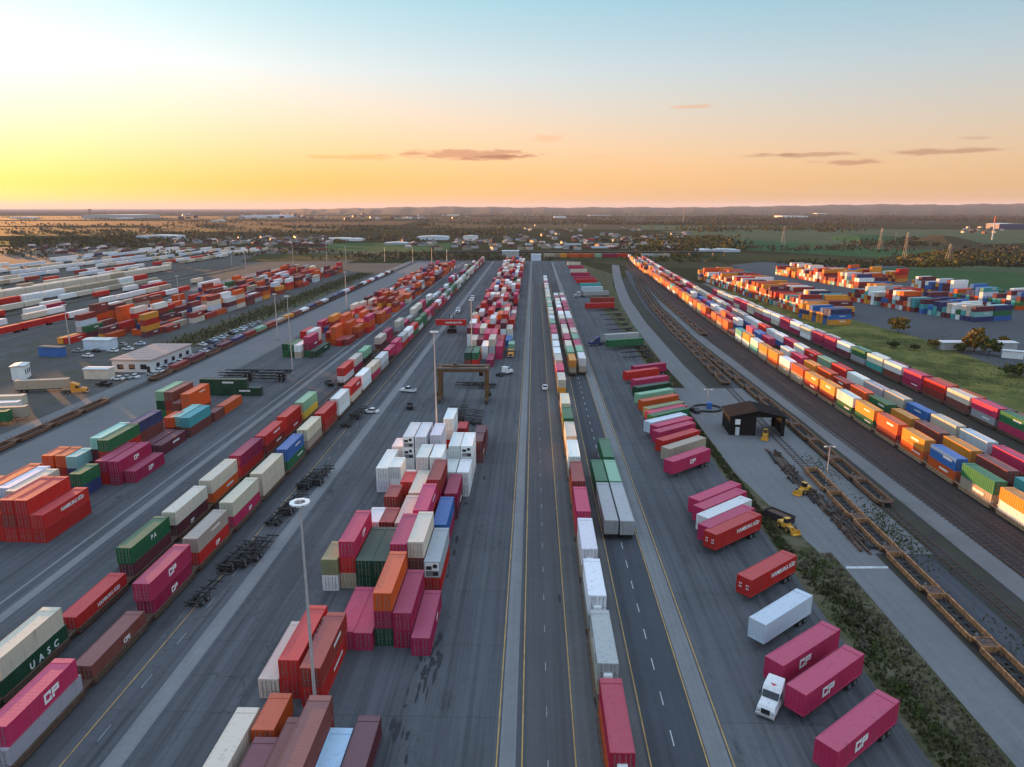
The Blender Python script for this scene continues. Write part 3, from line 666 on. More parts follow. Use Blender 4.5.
OR = lambda g: [g.choice(['white', 'orange', 'amber', 'tan', 'maroon', 'red', 'orange', 'maroon'])] + ([g.choice(['amber', 'orange', 'amber', 'orange', 'white', 'amber', 'brick', 'teal', 'orange', 'red', 'maroon'])] if g.random() > .13 else [])
train('the front right-hand train', 'the front right-hand train', RAL, 66.6, 12.35, [['white', 'orange'], ['white', 'orange'], ['white', 'orange'], ['white', ('amber', None)], ['tan', ('green', None)], ['orange', 'blue'], ['orange', 'amber'], ['brick', 'orange'], ['green', 'amber'], ['green', 'white'], ['brick', 'amber'], ['brick', 'amber'], ['tan', 'orange'], ['tan', 'white'], ['orange', 'amber'], ['tan', 'amber'], ['teal', 'white'], ['white', 'amber']],
      10.5, fill=OR, n=60, kind='tan')
train('the second right-hand train', 'the second right-hand train', off(RAL, 6.2), 60, 12.35, [['orange', 'maroon'], ['navy', 'orange'], ['brown', 'navy'], ['maroon', 'brown'], ['teal', 'teal'], ['maroon', 'brown'], ['brown', 'amber'], ['maroon', 'brown'], ['orange', 'amber'], ['green', 'green'], ['maroon', 'orange'], ['red', 'brick'], ['amber', 'orange']], 10.6,
      fill=lambda g: ([] if g.random() < .1 else [g.choice(['maroon', 'orange', 'brown', 'blue']), g.choice(['orange', 'maroon', 'blue', 'white', 'brick', 'pink', 'amber'])]), n=58)
train('the third right-hand train', 'the third right-hand train', off(RAL, 13.4), 66, 12.35, [['brown', 'white'], ['navy', 'orange'], ['brown', 'white'], ['maroon', 'white'], ['maroon', 'white'], ['brown', 'pink'], ['maroon', 'paleblue'], ['blue', 'cream'], ['blue', 'blue'], ['maroon', 'cream'], ['white', 'grey'], ['white', 'white'], ['red', 'red'], ['white', 'lightgreen']], 11.2,
      fill=lambda g: [g.choice(['maroon', 'brown', 'blue', 'white']), g.choice(['white', 'white', 'pink', 'cream', 'grey', 'red', 'white'])], n=58)
train('the far right-hand train', 'the far right-hand train', RDL, 118, 12.6, [['pink', 'orange'], ['magenta', 'orange'], ['magenta', ('orange', None)], ['pink', 'green'], ['grey', 'pink'], ['brown', 'cream'], ['brick', 'red'], ['magenta', 'pink'], ['brown', 'white'], ['teal', 'cream'], ['grey', 'green'], ['maroon', 'white'], ['magenta', 'pink'], ['magenta', 'pink'], ['white', 'cream'], ['magenta', 'white'], ['pink', 'magenta'], ['cream', 'white']], 11.4,
      fill=lambda g: [g.choice(['pink', 'maroon', 'cream']), g.choice(['pink', 'white', 'cream'])], n=27)
train('the low right-hand train', 'the low right-hand train', off(RDL, 8.6), 135, 14.0, [['maroon'], ['maroon'], ['brick'], ['maroon'], ['orange'], ['orange'], ['brick'], ['maroon'], ['white'], ['lightgreen'], ['green']], 11.4, fill=lambda g: [g.choice(['maroon', 'white', 'cream'])], n=22)
train('the orange roadside train', 'empties', O1L, 22, 13.2, [], 12, kind='orange', fill=lambda g: [], n=8)
train('the empty train through the shed', 'empties', O1L, 206, 13.2, [], 12, kind='ochre', fill=lambda g: [], n=24)
train('the empty gravel-side train', 'empties', O2L, 78, 13.2, [], 12, kind='ochre', fill=lambda g: [], n=36)
train('the short empty ballast train', 'empties', O3L, 270, 13.2, [], 12, kind='ochre', fill=lambda g: [], n=22)
train('the short low left train', 'the short low left train', [(-129, 60), (-129, 780)], 58, 13.2, [], 12, kind='rustbrown', fill=lambda g: [], n=7)
train('the long low left train', 'the long low left train', [(-129, 60), (-129, 780)], 176, 13.2, [[], ['brick'], ['maroon'], [], ['maroon'], ['navy'], ['brick'], ['lightgreen'], ['brick'], ['tan'], ['amber'], ['brown'], ['white'], ['navy'], ['brown']], 11.2, kind='rustbrown', fill=lambda g: [g.choice(['maroon', 'brown', 'black', 'black', 'red', 'white', 'navy'])], n=32, h=2.2)
# ------------------------------------------------------------------ which containers are objects of their own
def corners(c, grow=0.0):
    c_, s_ = math.cos(c['rz']), math.sin(c['rz']); hw, hl = c['W'] / 2 + grow, c['L'] / 2 + grow
    return [Vector((c['x'] + x * c_ - y * s_, c['y'] + x * s_ + y * c_, z)) for z in (c['z'], c['z'] + c['H']) for x, y in ((-hw, -hl), (hw, -hl), (hw, hl), (-hw, hl))]
bv, bf, owner = [], [], []
for i, c in enumerate(CONT):
    b0 = len(bv); bv += corners(c)
    for f in ((0, 3, 2, 1), (4, 5, 6, 7), (0, 1, 5, 4), (1, 2, 6, 5), (2, 3, 7, 6), (3, 0, 4, 7)):
        bf.append(tuple(b0 + k for k in f)); owner.append(i)
bvh = BVHTree.FromPolygons(bv, bf)
camp = Vector((0, 0, H))
def vis_score(i, c):
    co = corners(c); pr = [proj(*p) for p in co]
    if any(p is None for p in pr): pr = [p for p in pr if p]
    if not pr: return 0
    x0, x1 = min(p[0] for p in pr), max(p[0] for p in pr); y0, y1 = min(p[1] for p in pr), max(p[1] for p in pr)
    if x1 < 0 or x0 > 1024 or y1 < 0 or y0 > 767: return 0
    hit = n = 0; area = 0
    for f, nrm in (((4, 5, 6, 7), (0, 0, 1)), ((0, 1, 5, 4), (0, -1, 0)), ((1, 2, 6, 5), (1, 0, 0)), ((3, 0, 4, 7), (-1, 0, 0))):
        q_ = [co[k] for k in f]; pp = [proj(*p) for p in q_]
        if any(p is None for p in pp): continue
        ar = abs(sum(pp[k][0] * pp[(k + 1) % 4][1] - pp[(k + 1) % 4][0] * pp[k][1] for k in range(4))) / 2
        nv = (q_[1] - q_[0]).cross(q_[3] - q_[0])
        if nv.dot(camp - q_[0]) <= 0: continue
        h_ = 0
        for u in (.15, .5, .85):
            for v in (.15, .5, .85):
                p = (q_[0] * (1 - u) + q_[1] * u) * (1 - v) + (q_[3] * (1 - u) + q_[2] * u) * v
                P_ = proj(*p)
                if P_ is None or not (0 <= P_[0] < 1024 and 0 <= P_[1] < 767): continue
                d = p - camp; r = bvh.ray_cast(camp, d.normalized(), d.length + 1)
                if r[2] is not None and owner[r[2]] == i and (r[0] - p).length < .3: h_ += 1
        area += ar * h_ / 9
    return area
for i, c in enumerate(CONT): c['vis'] = vis_score(i, c)
order = sorted(range(len(CONT)), key=lambda i: -CONT[i]['vis'])
own = set(i for i in order[:296] if CONT[i]['vis'] > 0)
def shared_unit():
    if 'eu' not in _dm:      # white heater box on the end wall
        mb = MB(); mb.hexa([(-.55, -.62, -.5), (.55, -.62, -.5), (.55, -.05, -.5), (-.55, -.05, -.5)], [(-.5, -.55, .42), (.5, -.55, .42), (.5, -.05, .5), (-.5, -.05, .5)], LAMP); mb.box(-.3, .3, -.66, -.621, -.3, .1, DARK); _dm['eu'] = mb.mesh('end_unit')
    return _dm['eu']
def side_marking(k):
    key = ('sm', k)
    if key not in _dm:      # worn, unreadable painted panel on a container's side
        g = random.Random(k + 50); mb = MB(); y = -1.6; h_ = g.choice([.35, .5, .6])
        while y < 1.6:
            w = g.uniform(.18, .42); mb.box(-.004, .012, y, y + w, -h_ / 2 * g.uniform(.8, 1), h_ / 2, WHITE); y += w + g.uniform(.06, .12)
        _dm[key] = mb.mesh('marking')
    return _dm[key]
far = MB(); farcol = []
for i, c in enumerate(CONT):
    if i in own:
        lab = c['label']
        t = thing('shipping_container', lab, 'container', (c['x'], c['y'], c['z']), c['rz'], c['group'])
        jitter = random.Random(i)
        k = jitter.uniform(.82, 1.12); col = tuple(min(1, v * k * jitter.uniform(.94, 1.06)) for v in COL[c['c']])
        build_box(t, c['L'], c['W'], c['H'], c['style'], col, c['logo'], 0, c['vis'] > 40)
        if 'lane-side' in c['label'] and c['y'] < 125 and c['z'] > 2:
            link('end_unit', shared_unit(), t, (0, -c['L'] / 2, c['H'] * .30))
        if not c['logo'] and c['vis'] > 60 and c['c'] not in ('white', 'cream') and jitter.random() < .38:
            link('marking', side_marking(jitter.randint(0, 5)), t, (0, 0, 0)).location = (c['W'] / 2 + .005, c['L'] * jitter.uniform(.05, .22), c['H'] * .62)
            link('marking', side_marking(jitter.randint(0, 5)), t, (0, 0, 0), math.pi).location = (-c['W'] / 2 - .005, -c['L'] * jitter.uniform(.05, .22), c['H'] * .62)
    else:
        n0 = len(far.f); g = random.Random(i); k = g.uniform(.8, 1.12); col = tuple(v * k for v in COL[c['c']])
        far.box(-c['W'] / 2, c['W'] / 2, -c['L'] / 2, c['L'] / 2, c['z'], c['z'] + c['H'] - .03, FARPAINT, c['rz'], (c['x'], c['y']))
        for sx in (-1, 1): far.box(sx * c['W'] / 2 - .05, sx * c['W'] / 2 + .05, -c['L'] / 2 + .01, c['L'] / 2 - .01, c['z'] + c['H'] - .16, c['z'] + c['H'] + .01, FARPAINT, c['rz'], (c['x'], c['y']))
        farcol += [col] * (len(far.f) - n0)
me = far.mesh('distant_containers')
ca = me.color_attributes.new('Col', 'FLOAT_COLOR', 'CORNER'); buf = []
for p in me.polygons: buf += [*farcol[p.index], 1.0] * len(p.vertices)
ca.data.foreach_set('color', buf)
tag(link('distant_containers', me), 'tightly stacked mixed containers filling the distant parts of the yard', 'containers', kind='stuff')
print('containers', len(CONT), 'own', len(own), 'min vis', min(CONT[i]['vis'] for i in own))

# ------------------------------------------------------------------ well cars
CARM = dict(brown=flat('brown_car_paint', (0.10, 0.055, 0.035), .7, 0, .35), orange=flat('orange_car_paint', (0.30, 0.135, 0.055), .8, 0, .6), ochre=flat('ochre_car_paint', (0.17, 0.080, 0.040), .8, 0, .6), tan=flat('tan_car_paint', (0.30, 0.19, 0.11), .7, 0, .3), rustbrown=flat('rust_brown_car_paint', (0.17, 0.075, 0.04), .75, 0, .4))
_wm = {}
def well_meshes(kind, pitch):
    key = (kind, round(pitch, 1))
    if key in _wm: return _wm[key]
    m = CARM[kind]; hl = pitch / 2 - 1.15
    def sill(sx):
        s_ = MB(); x0, x1 = sorted((sx * 1.30, sx * 1.44))
        lo = [(x0, -hl, .32), (x1, -hl, .32), (x1, hl, .32), (x0, hl, .32)]; hi = [(x0, -hl, 1.05), (x1, -hl, 1.05), (x1, hl, 1.05), (x0, hl, 1.05)]
        s_.hexa(lo, hi, m); xa, xb = sorted((sx * 1.24, sx * 1.52)); s_.box(xa, xb, -hl, hl, 1.052, 1.15, m)
        for k in range(7):
            y = -hl + .6 + k * (2 * hl - 1.2) / 6; xa, xb = sorted((sx * 1.442, sx * 1.50)); s_.box(xa, xb, y - .05, y + .05, .34, 1.05, m)
        return s_.mesh('side_sill')
    fl = MB()
    fl.box(-1.29, 1.29, -hl, -hl + 2.2, .26, .36, DARK); fl.box(-1.29, 1.29, hl - 2.2, hl, .26, .36, DARK)
    for sx in (-.95, 0, .95): fl.box(sx - .18, sx + .18, -hl + 2.15, hl - 2.15, .262, .358, DARK)
    for k in range(4): y = -hl + 3 + k * (2 * hl - 6) / 3; fl.box(-1.29, 1.29, y - .25, y + .25, .265, .365, DARK)
    for sy in (-1, 1): y0, y1 = sorted((sy * hl, sy * (hl + .12))); fl.box(-1.44, 1.44, y0, y1, .36, 1.2, m)
    pls = []
    for sy in (-1, 1):
        pl = MB(); pls.append(pl)
        y0, y1 = sorted((sy * (hl + .13), sy * (pitch / 2 - .04)))
        pl.box(-1.3, 1.3, y0, y1, .95, 1.08, RUST); pl.box(-.35, .35, y0, y1, .72, .945, DARK)
        for sx in (-1, 1): xa, xb = sorted((sx * 1.05, sx * 1.32)); pl.box(xa, xb, y0, y1, 1.085, 1.22, m)
        yb = sy * (pitch / 2 - .75); pl.tube((-.95, yb, 1.085), (-.95, yb, 1.75), .04, .04, STEEL, 6); pl.tube((-.95, yb - .02, 1.75), (-.95, yb + .05, 1.75), .24, .24, STEEL, 10)
    bg_ = MB()
    for sx in (-1, 1):
        xa, xb = sorted((sx * .80, sx * 1.0)); bg_.hexa([(xa, -1.15, .48), (xb, -1.15, .48), (xb, 1.15, .48), (xa, 1.15, .48)], [(xa, -.7, .80), (xb, -.7, .80), (xb, .7, .80), (xa, .7, .80)], RUST)
    bg_.box(-1.05, 1.05, -.22, .22, .50, .70, RUST)
    for sy in (-.85, .85): bg_.tube((-.78, sy, .45), (.78, sy, .45), .08, .08, DARK, 6)
    wh = MB(); wh.tube((-.07, 0, 0), (.07, 0, 0), .43, .43, RUST, 14); wh.tube((-.09, 0, 0), (.09, 0, 0), .12, .12, DARK, 8)
    _wm[key] = (sill(-1), sill(1), fl.mesh('well_floor'), pls[0].mesh('end_platform'), pls[1].mesh('end_platform'), bg_.mesh('bogie'), wh.mesh('wheel'))
    return _wm[key]
def joined(kind, pitch):
    key = ('j', kind, round(pitch, 1))
    if key not in _wm:
        sl_, sr_, fl_, pl_, pl2_, bg_, wh_ = well_meshes(kind, pitch)
        bm = bmesh.new(); mats = []
        def addm(me_, M=Matrix()):
            n0 = len(bm.faces); v0 = len(bm.verts); bm.from_mesh(me_)
            bm.verts.ensure_lookup_table(); bm.faces.ensure_lookup_table()
            bmesh.ops.transform(bm, matrix=M, verts=bm.verts[v0:])
            for f in bm.faces[n0:]:
                mt = me_.materials[f.material_index]
                if mt not in mats: mats.append(mt)
                f.material_index = mats.index(mt)
        for m_ in (sl_, sr_, fl_, pl_, pl2_): addm(m_)
        for sy in (-1, 1): addm(bg_, Matrix.Translation((0, sy * (pitch / 2 - .9), 0)))
        me = bpy.data.meshes.new('well_car'); bm.to_mesh(me); bm.free()
        for m_ in mats: me.materials.append(m_)
        _wm[key] = me
    return _wm[key]
wd = []
for w in WELLS:
    p = proj(w[0], w[1], 1.0)
    wd.append((p[2] if p and -60 < p[0] < 1084 and p[1] < 830 else 1e9))
allowed = set(sorted(range(len(WELLS)), key=lambda i: wd[i])[:295])
kindword = dict(brown='brown', orange='orange', ochre='ochre', tan='tan', rustbrown='rust brown')
leftover = []
for i, w in enumerate(WELLS):
    x, y, rz, pitch, kind, phrase, idx, loaded = w
    if wd[i] > 1e8: 
        if not (proj(x, y, 1) and proj(x, y, 1)[2] < 700): continue
    lab = f"{kindword[kind]} {'loaded' if loaded else 'empty'} well car, {ordn(idx)} car of {phrase}"
    if i not in allowed: leftover.append(w); continue
    if wd[i] < 175:
        t = thing('well_car', lab, 'rail car', (x, y, 0), rz, 'well cars of the trains')
        sl_, sr_, fl_, pl_, pl2_, bg_, wh_ = well_meshes(kind, pitch)
        link('end_platform', pl2_, t); link('side_sill', sl_, t); link('side_sill', sr_, t); link('well_floor', fl_, t); link('end_platform', pl_, t)
        for sy in (-1, 1):
            b_ = link('bogie', bg_, t, (0, sy * (pitch / 2 - .9), 0))
            for wx in (-.76, .76):
                for wy in (-.85, .85): link('wheel', wh_, b_, (wx, wy, .45))
    else:
        tag(link('well_car', joined(kind, pitch), None, (x, y, 0), rz), lab, 'rail car', 'well cars of the trains')
if leftover:
    bm = bmesh.new(); 
    for x, y, rz, pitch, kind, *_ in leftover:
        v0 = len(bm.verts); bm.from_mesh(joined('brown', pitch)); bm.verts.ensure_lookup_table()
        bmesh.ops.transform(bm, matrix=Matrix.Translation((x, y, 0)) @ Matrix.Rotation(rz, 4, 'Z'), verts=bm.verts[v0:])
    me = bpy.data.meshes.new('distant_rail_cars'); bm.to_mesh(me); bm.free()
    for m_ in joined('brown', 14.0).materials: me.materials.append(m_)
    tag(link('distant_rail_cars', me), 'dark well cars under the distant container trains', 'rail cars', kind='stuff')
# ------------------------------------------------------------------ trailers, chassis and vehicles
_tm = {}
def shared(key, fn):
    if key not in _tm: _tm[key] = fn()
    return _tm[key]
def wheel_mesh(r=.5, w=.28, rim=STEEL, name='wheel'):
    def f():
        mb = MB(); mb.tube((-w / 2, 0, 0), (w / 2, 0, 0), r, r, RUBBER, 16); mb.tube((-w / 2 - .012, 0, 0), (w / 2 + .012, 0, 0), r * .52, r * .52, rim, 12)
        return mb.mesh(name)
    return shared(('wheel', r, w, rim.name), f)
def chassis_mesh(L, mat):
    def f():
        mb = MB()
        for sx in (-1, 1): xa, xb = sorted((sx * .42, sx * .56)); mb.box(xa, xb, -L / 2 + .1, L / 2 - 2.2, .82, 1.16, mat); mb.box(xa, xb, L / 2 - 2.2, L / 2 - .05, 1.0, 1.16, mat)
        for y in (-L / 2 + .2, -L / 2 + 3.2, 0, L / 2 - 2.4, L / 2 - .25): mb.box(-1.18, 1.18, y - .12, y + .12, .98, 1.165, mat)
        mb.box(-1.1, 1.1, -L / 2 + .02, -L / 2 + .09, .55, .66, mat)
        for y in (-L / 2 + 1.3, -L / 2 + 2.6): mb.tube((-1.0, y, .52), (1.0, y, .52), .07, .07, mat, 6)
        return mb.mesh('chassis')
    return shared(('ch', round(L, 1), mat.name), f)
def leg_mesh():
    def f():
        mb = MB(); mb.box(-.06, .06, -.06, .06, .08, 1.0, STEEL); mb.box(-.14, .14, -.14, .14, 0.02, .08, STEEL); return mb.mesh('landing_leg')
    return shared('leg', f)
def add_chassis(t, L, mat=None, wheels=True):
    link('chassis', chassis_mesh(L, mat or DARK), t)
    for sx in (-1, 1): link('landing_leg', leg_mesh(), t, (sx * .75, L / 2 - 3.1, 0))
    for y in (-L / 2 + 1.3, -L / 2 + 2.6):
        for sx in (-1.02, -.7, .7, 1.02): link('wheel', wheel_mesh(), t, (sx, y, .52))
def marks_mesh():
    def f():
        mb = MB()
        for x in (-.75, .45):
            for z in (1.0, 1.5):
                for dx in (0, .28): mb.box(x + dx, x + dx + .17, -.10, -.09, z, z + .22, WHITE)
        return mb.mesh('marking')
    return shared('marks', f)
def semi_trailer(x, y, rz, L, c, label, group, logo=None, style='post', flip=False, marks=False, parts=True, h=2.85, W=2.5):
    """(x, y) is the middle of the trailer; +y local is its front"""
    t = thing('semi_trailer', label, 'trailer', (x, y, 0.03), rz, group)
    g = random.Random(int(x * 77 + y * 131)); k = g.uniform(.85, 1.1); col = tuple(min(1, v * k) for v in COL[c])
    n0 = set(t.children)
    build_box(t, L, W, h, style, col, logo, 1.18, parts, -1)
    if flip:
        for ch in t.children:
            ch.rotation_euler.z += math.pi; ch.location.x *= -1; ch.location.y *= -1
            if ch.name.startswith('container_body'):
                for cc in ch.children: pass
    if marks: link('marking', marks_mesh(), t, (0, L / 2 + .0, 1.3), math.pi)
    if parts: add_chassis(t, L)
    else:
        link('chassis', chassis_mesh(L, DARK), t)
        for yy in (-L / 2 + 1.3, -L / 2 + 2.6):
            for sx in (-.86, .86): link('wheel', wheel_mesh(.5, .6), t, (sx, yy, .52))
    return t
def hdg(dx, dy): return math.atan2(dy, dx) - R(90)
RG = 'trailers parked slantwise along the verge'
def parked(front_px, z, ang, L, c, label, **kw):
    """front left upper corner seen at front_px (height z); rear lies towards +x at ANG degrees"""
    p = at(*front_px, z); d = Vector((math.cos(R(ang)), math.sin(R(ang)))); nrm = Vector((d.y, -d.x))
    W = 2.5; m = Vector((p.x, p.y)) + d * (L / 2) + nrm * (W / 2)
    return semi_trailer(m.x, m.y, hdg(-d.x, -d.y), L, c, label, RG, W=W, **kw)
TL = 12.8
parked((815, 738), 4.05, 38.5, TL, 'pink', 'pink trailer with large white letters, nearest of the slanted row', logo=CP)
T2r = parked((786, 684), 4.05, 38.5, TL, 'pink', 'pink trailer with large white letters coupled to the white tractor', logo=CP)
parked((765, 656), 4.05, 38.5, TL, 'pink', 'pink trailer with large white letters between white trailer and tractor', logo=CP)
parked((749, 617), 4.05, 40.5, 11.8, 'paleblue', 'plain white trailer between the red and the pink trailers', style='smooth')
parked((737, 574), 4.05, 40.5, 12.4, 'red', 'bright red trailer standing alone beside the white trailer', logo=[('HAMBURG SÜD', .95, .20, .60, .025)], marks=True, style='dry')
parked((704, 530), 4.05, 40, 13.2, 'red', 'bright red trailer, nearest of five beside the yellow loader', logo=[('HAMBURG SÜD', .95, .20, .60, .025)], marks=True, style='dry')
for px, c, lab in (((698, 523.5), 'pink', 'pink trailer between the bright red and the white one, group of five'), ((696.5, 514), 'white', 'white trailer with a ribbed roof amid four pink and red ones'), ((693, 505), 'pink', 'pink trailer just behind the white one in the group of five'), ((688.5, 497), 'pink', 'pink trailer, farthest of the group of five')):
    parked(px, 4.05, 40.5, 13.4, c, lab, style='dry')
lst = [((664, 459), 'pink', CPS, 'nearest of the long slanted row, letters on its side'), ((661, 446.5), 'tan', None, 'second of the long slanted row'), ((655.5, 438.5), 'red', None, 'third of the long slanted row'), ((652, 430), 'pink', None, 'fourth of the long slanted row'), ((650, 424.5), 'pink', None, 'fifth of the long slanted row'),
       ((644, 420.5), 'paleblue', None, 'sixth of the long slanted row'), ((647, 414), 'green', None, 'seventh of the long slanted row'), ((645, 411), 'pink', None, 'eighth of the long slanted row'), ((643, 407), 'olive', None, 'ninth of the long slanted row'), ((638, 399.5), 'orange', None, 'tenth of the long slanted row'),
       ((634.5, 393), 'lightgreen', None, '11th of the long slanted row'), ((632.5, 386), 'darkgreen', None, '12th of the long slanted row'), ((631, 379), 'pink', None, '13th of the long slanted row'), ((623, 371), 'red', None, '14th of the long slanted row'), ((631, 365.5), 'magenta', None, '15th of the long slanted row')]
for k, (px, c, lg, lab) in enumerate(lst):
    parked(px, 4.05, 41 - k * .9, 13.4, c, f"{word(c)} trailer, {lab}", logo=lg, style='dry' if k else 'post', parts=k < 9)
for px, c, ang, lab, L in (((606, 339.5), 'green', 22, 'green trailer beside the dark tractor, grey one behind', 16.5), ((603, 334), 'grey', 22, 'grey trailer coupled to the dark tractor', 16.5), ((585, 303), 'red', 14, 'red trailer, nearer of a lone red pair', 17), ((590, 297.5), 'brick', 14, 'dull red trailer, farther of a lone red pair', 15),
                        ((583, 291), 'grey', 12, 'grey trailer with a small tractor in front', 17), ((581, 286.5), 'paleblue', 11, 'pale blue trailer behind the grey one', 15), ((580, 283), 'teal', 10, 'teal trailer behind the pale blue one', 15), ((576, 279), 'red', 9, 'red trailer behind the teal one', 16), ((574, 276.5), 'pink', 9, 'pink trailer in the far group', 16),
                        ((571, 272.5), 'pink', 9, 'pink trailer farther in the far group', 16), ((570, 269), 'cream', 9, 'cream trailer near the end of the far group', 15), ((568.5, 265.5), 'pink', 9, 'faded pink trailer near the end of the far group', 14), ((567.5, 262), 'cream', 9, 'cream trailer at the very end of the far group', 13)):
    parked(px, 4.05, ang, L, c, lab, style='dry', parts=False)
# trailers standing in the dark lane
for x, y0, y1, c, lab in ((14.0, 115.6, 133.4, 'grey', 'long grey trailer in the dark lane, left of a pair'), (16.75, 115.4, 133.4, 'grey', 'long grey trailer in the dark lane, right of a pair'), (14.0, 134.2, 146.6, 'green', 'green trailer ahead of the left grey one in the lane'), (16.75, 134.2, 146.6, 'lightgreen', 'light green trailer ahead of the right grey one'), (16.9, 148.4, 161.4, 'green', 'lone green trailer at the head of the lane pair')):
    semi_trailer(x, (y0 + y1) / 2, 0, y1 - y0, c, lab, 'trailers in the dark lane', style='dry' if 'green' in c else 'smooth', W=2.45, h=2.6)

def container_chassis(x, y, rz, label, L=12.4, z=0.03, group='empty container chassis', mat=None):
    t = thing('container_chassis', label, 'chassis', (x, y, z), rz, group); add_chassis(t, L, mat); return t
k = 0
for px, py, a, n in ((203, 594, 0, 1), (232, 562, 0, 3), (244, 558, 0, 3), (256, 552, 0, 1), (276, 518, 0, 1), (289, 508, 0, 3), (306, 484, 0, 3), (318, 480, 0, 3), (347, 424, 0, 1), (356, 416, 0, 3)):
    p = at(px, py); k += 1
    n = 2 if n == 3 else 1
    for j in range(n): container_chassis(p.x + .9, p.y, R(-7) , f"black empty chassis, level {j + 1} of the {ordn(k)} pile beside the inner train", 9.0, .03 + j * .62)
k = 0
for py in (311, 316, 321, 326, 331, 349, 354, 359):
    k += 1; px = 594 + (py - 311) * .62; p = at(px + 14, py)
    container_chassis(p.x, p.y, hdg(-math.cos(R(24)), -math.sin(R(24))), f"black empty chassis, {ordn(k)} from far end of slanted row gap", 13)
for j, (x0, nm) in enumerate(((-100.5, 'left'), (-89, 'right'))):
    for i in range(4):
        container_chassis(x0 + (i == 3) * 2.5, 231, R(90), f"black chassis, level {i + 1} of the {nm} stacked load crosswise in the yard", 11.5, .03 + i * .95)

def prof_mesh(name, prof, w, mat, taper=None):
    mb = MB(); n = len(prof)
    b = 0; L_ = [(-w / 2 * (taper[i] if taper else 1), y, z) for i, (y, z) in enumerate(prof)]; R_ = [(w / 2 * (taper[i] if taper else 1), y, z) for i, (y, z) in enumerate(prof)]
    for i in range(n):
        j = (i + 1) % n; mb.quad([L_[i], L_[j], R_[j], R_[i]], mat)
    mb.quad(L_[::-1], mat); mb.quad(R_, mat)
    return mb.mesh(name)
def tractor(x, y, rz, c, label, group='tractor units', near=False, sleeper=True):
    """+y is forward; origin on the ground under the fifth wheel"""
    t = thing('tractor_truck', label, 'truck', (x, y, 0.03), rz, group); col = COL[c]
    cab = [(1.1, .75), (4.9, .75), (5.5, .55), (5.6, .7), (5.55, 1.35), (5.2, 1.72), (3.9, 1.95), (3.35, 2.75), (2.9, 3.15), (1.3, 3.75), (1.15, 3.7)] if sleeper else [(1.9, .75), (4.9, .75), (5.5, .55), (5.55, 1.3), (5.2, 1.7), (3.9, 1.9), (3.4, 2.8), (2.2, 2.85), (1.95, 2.8)]
    tp = [1, 1, .96, .95, .93, .88, .86, .96, .98, .86, .86] if sleeper else [1, 1, .96, .93, .88, .86, .96, .95, .95]
    link('cab', shared(('cab', sleeper), lambda: prof_mesh('cab', cab, 2.4, PAINT, tp)), t, (0, 0, 0), 0, col)
    def gl():
        mb = MB(); mb.quad([(-1.0, 3.93, 1.99), (1.0, 3.93, 1.99), (1.05, 3.40, 2.72), (-1.05, 3.40, 2.72)], GLASS)
        for sx in (-1, 1): mb.quad([(sx * 1.19, 2.5, 1.95), (sx * 1.12, 3.7, 1.95), (sx * 1.19, 3.25, 2.65), (sx * 1.2, 2.5, 2.65)], GLASS)
        return mb.mesh('windscreen')
    link('windscreen', shared('ws', gl), t, (0, .015, .01))
    def gr():
        mb = MB(); mb.box(-.55, .55, 5.58, 5.64, .75, 1.45, DARK); mb.box(-1.2, 1.2, 5.5, 5.75, .42, .70, GALV); return mb.mesh('grille')
    link('grille', shared('gr', gr), t)
    def fr():
        mb = MB()
        for sx in (-1, 1): xa, xb = sorted((sx * .36, sx * .5)); mb.box(xa, xb, -1.9, 5.2, .70, .96, DARK)
        mb.tube((0, 0, .97), (0, 0, 1.12), .5, .5, DARK, 14); return mb.mesh('frame')
    link('frame', shared('fr', fr), t)
    for sx in (-1, 1):
        link('wheel', wheel_mesh(.5, .3), t, (sx * 1.0, 4.55, .5))
        for yy in (-1.1, .2): link('wheel', wheel_mesh(.5, .56), t, (sx * .88, yy, .5))
        if near:
            link('fender', shared('fd', lambda: (lambda mb: (mb.hexa([(-.2, 3.9, .95), (.2, 3.9, .95), (.2, 5.2, .95), (-.2, 5.2, .95)], [(-.16, 4.15, 1.25), (.12, 4.15, 1.25), (.12, 4.95, 1.25), (-.16, 4.95, 1.25)], PAINT), mb.mesh('fender'))[1])(MB())), t, (sx * 1.02, 0, 0), 0, col)
            link('mirror', shared('mr', lambda: (lambda mb: (mb.box(-.05, .05, -.08, .08, 1.9, 2.5, DARK), mb.mesh('mirror'))[1])(MB())), t, (sx * 1.42, 3.5, 0))
            link('fuel_tank', shared('ft', lambda: (lambda mb: (mb.tube((0, 1.2, .72), (0, 2.9, .72), .30, .30, GALV, 14), mb.mesh('fuel_tank'))[1])(MB())), t, (sx * .95, 0, 0))
            link('headlight', shared('hl', lambda: (lambda mb: (mb.box(-.16, .16, -.03, .03, .85, 1.1, GALV), mb.mesh('headlight'))[1])(MB())), t, (sx * .85, 5.6, 0))
    if near:
        em = MB(); em.quad([(-.42, 2.55, 3.32), (.42, 2.55, 3.32), (0, 2.9 - .02, 3.175)], flat('red_emblem', (.5, .02, .04), .5)); link('emblem', em.mesh('emblem'), t, (0, -.05, .035))
    return t
tractor(29.7, 74.9, hdg(-.56, -.83), 'white', 'white conventional tractor truck pulling out with a pink trailer', near=True).scale = (.9, .9, .9)
def hitch(px, py, ang, c, lab, sl_=False):
    p = at(px, py); return tractor(p.x, p.y, hdg(-math.cos(R(ang)), -math.sin(R(ang))), c, lab, sleeper=sl_)
hitch(601, 345, 22, 'navy', 'dark tractor truck in front of the grey and green trailers', True)
hitch(582, 297, 12, 'grey', 'small grey tractor truck in front of the far grey trailer', True)
hitch(501, 376, 235, 'white', 'white tractor truck right of the gantry legs')
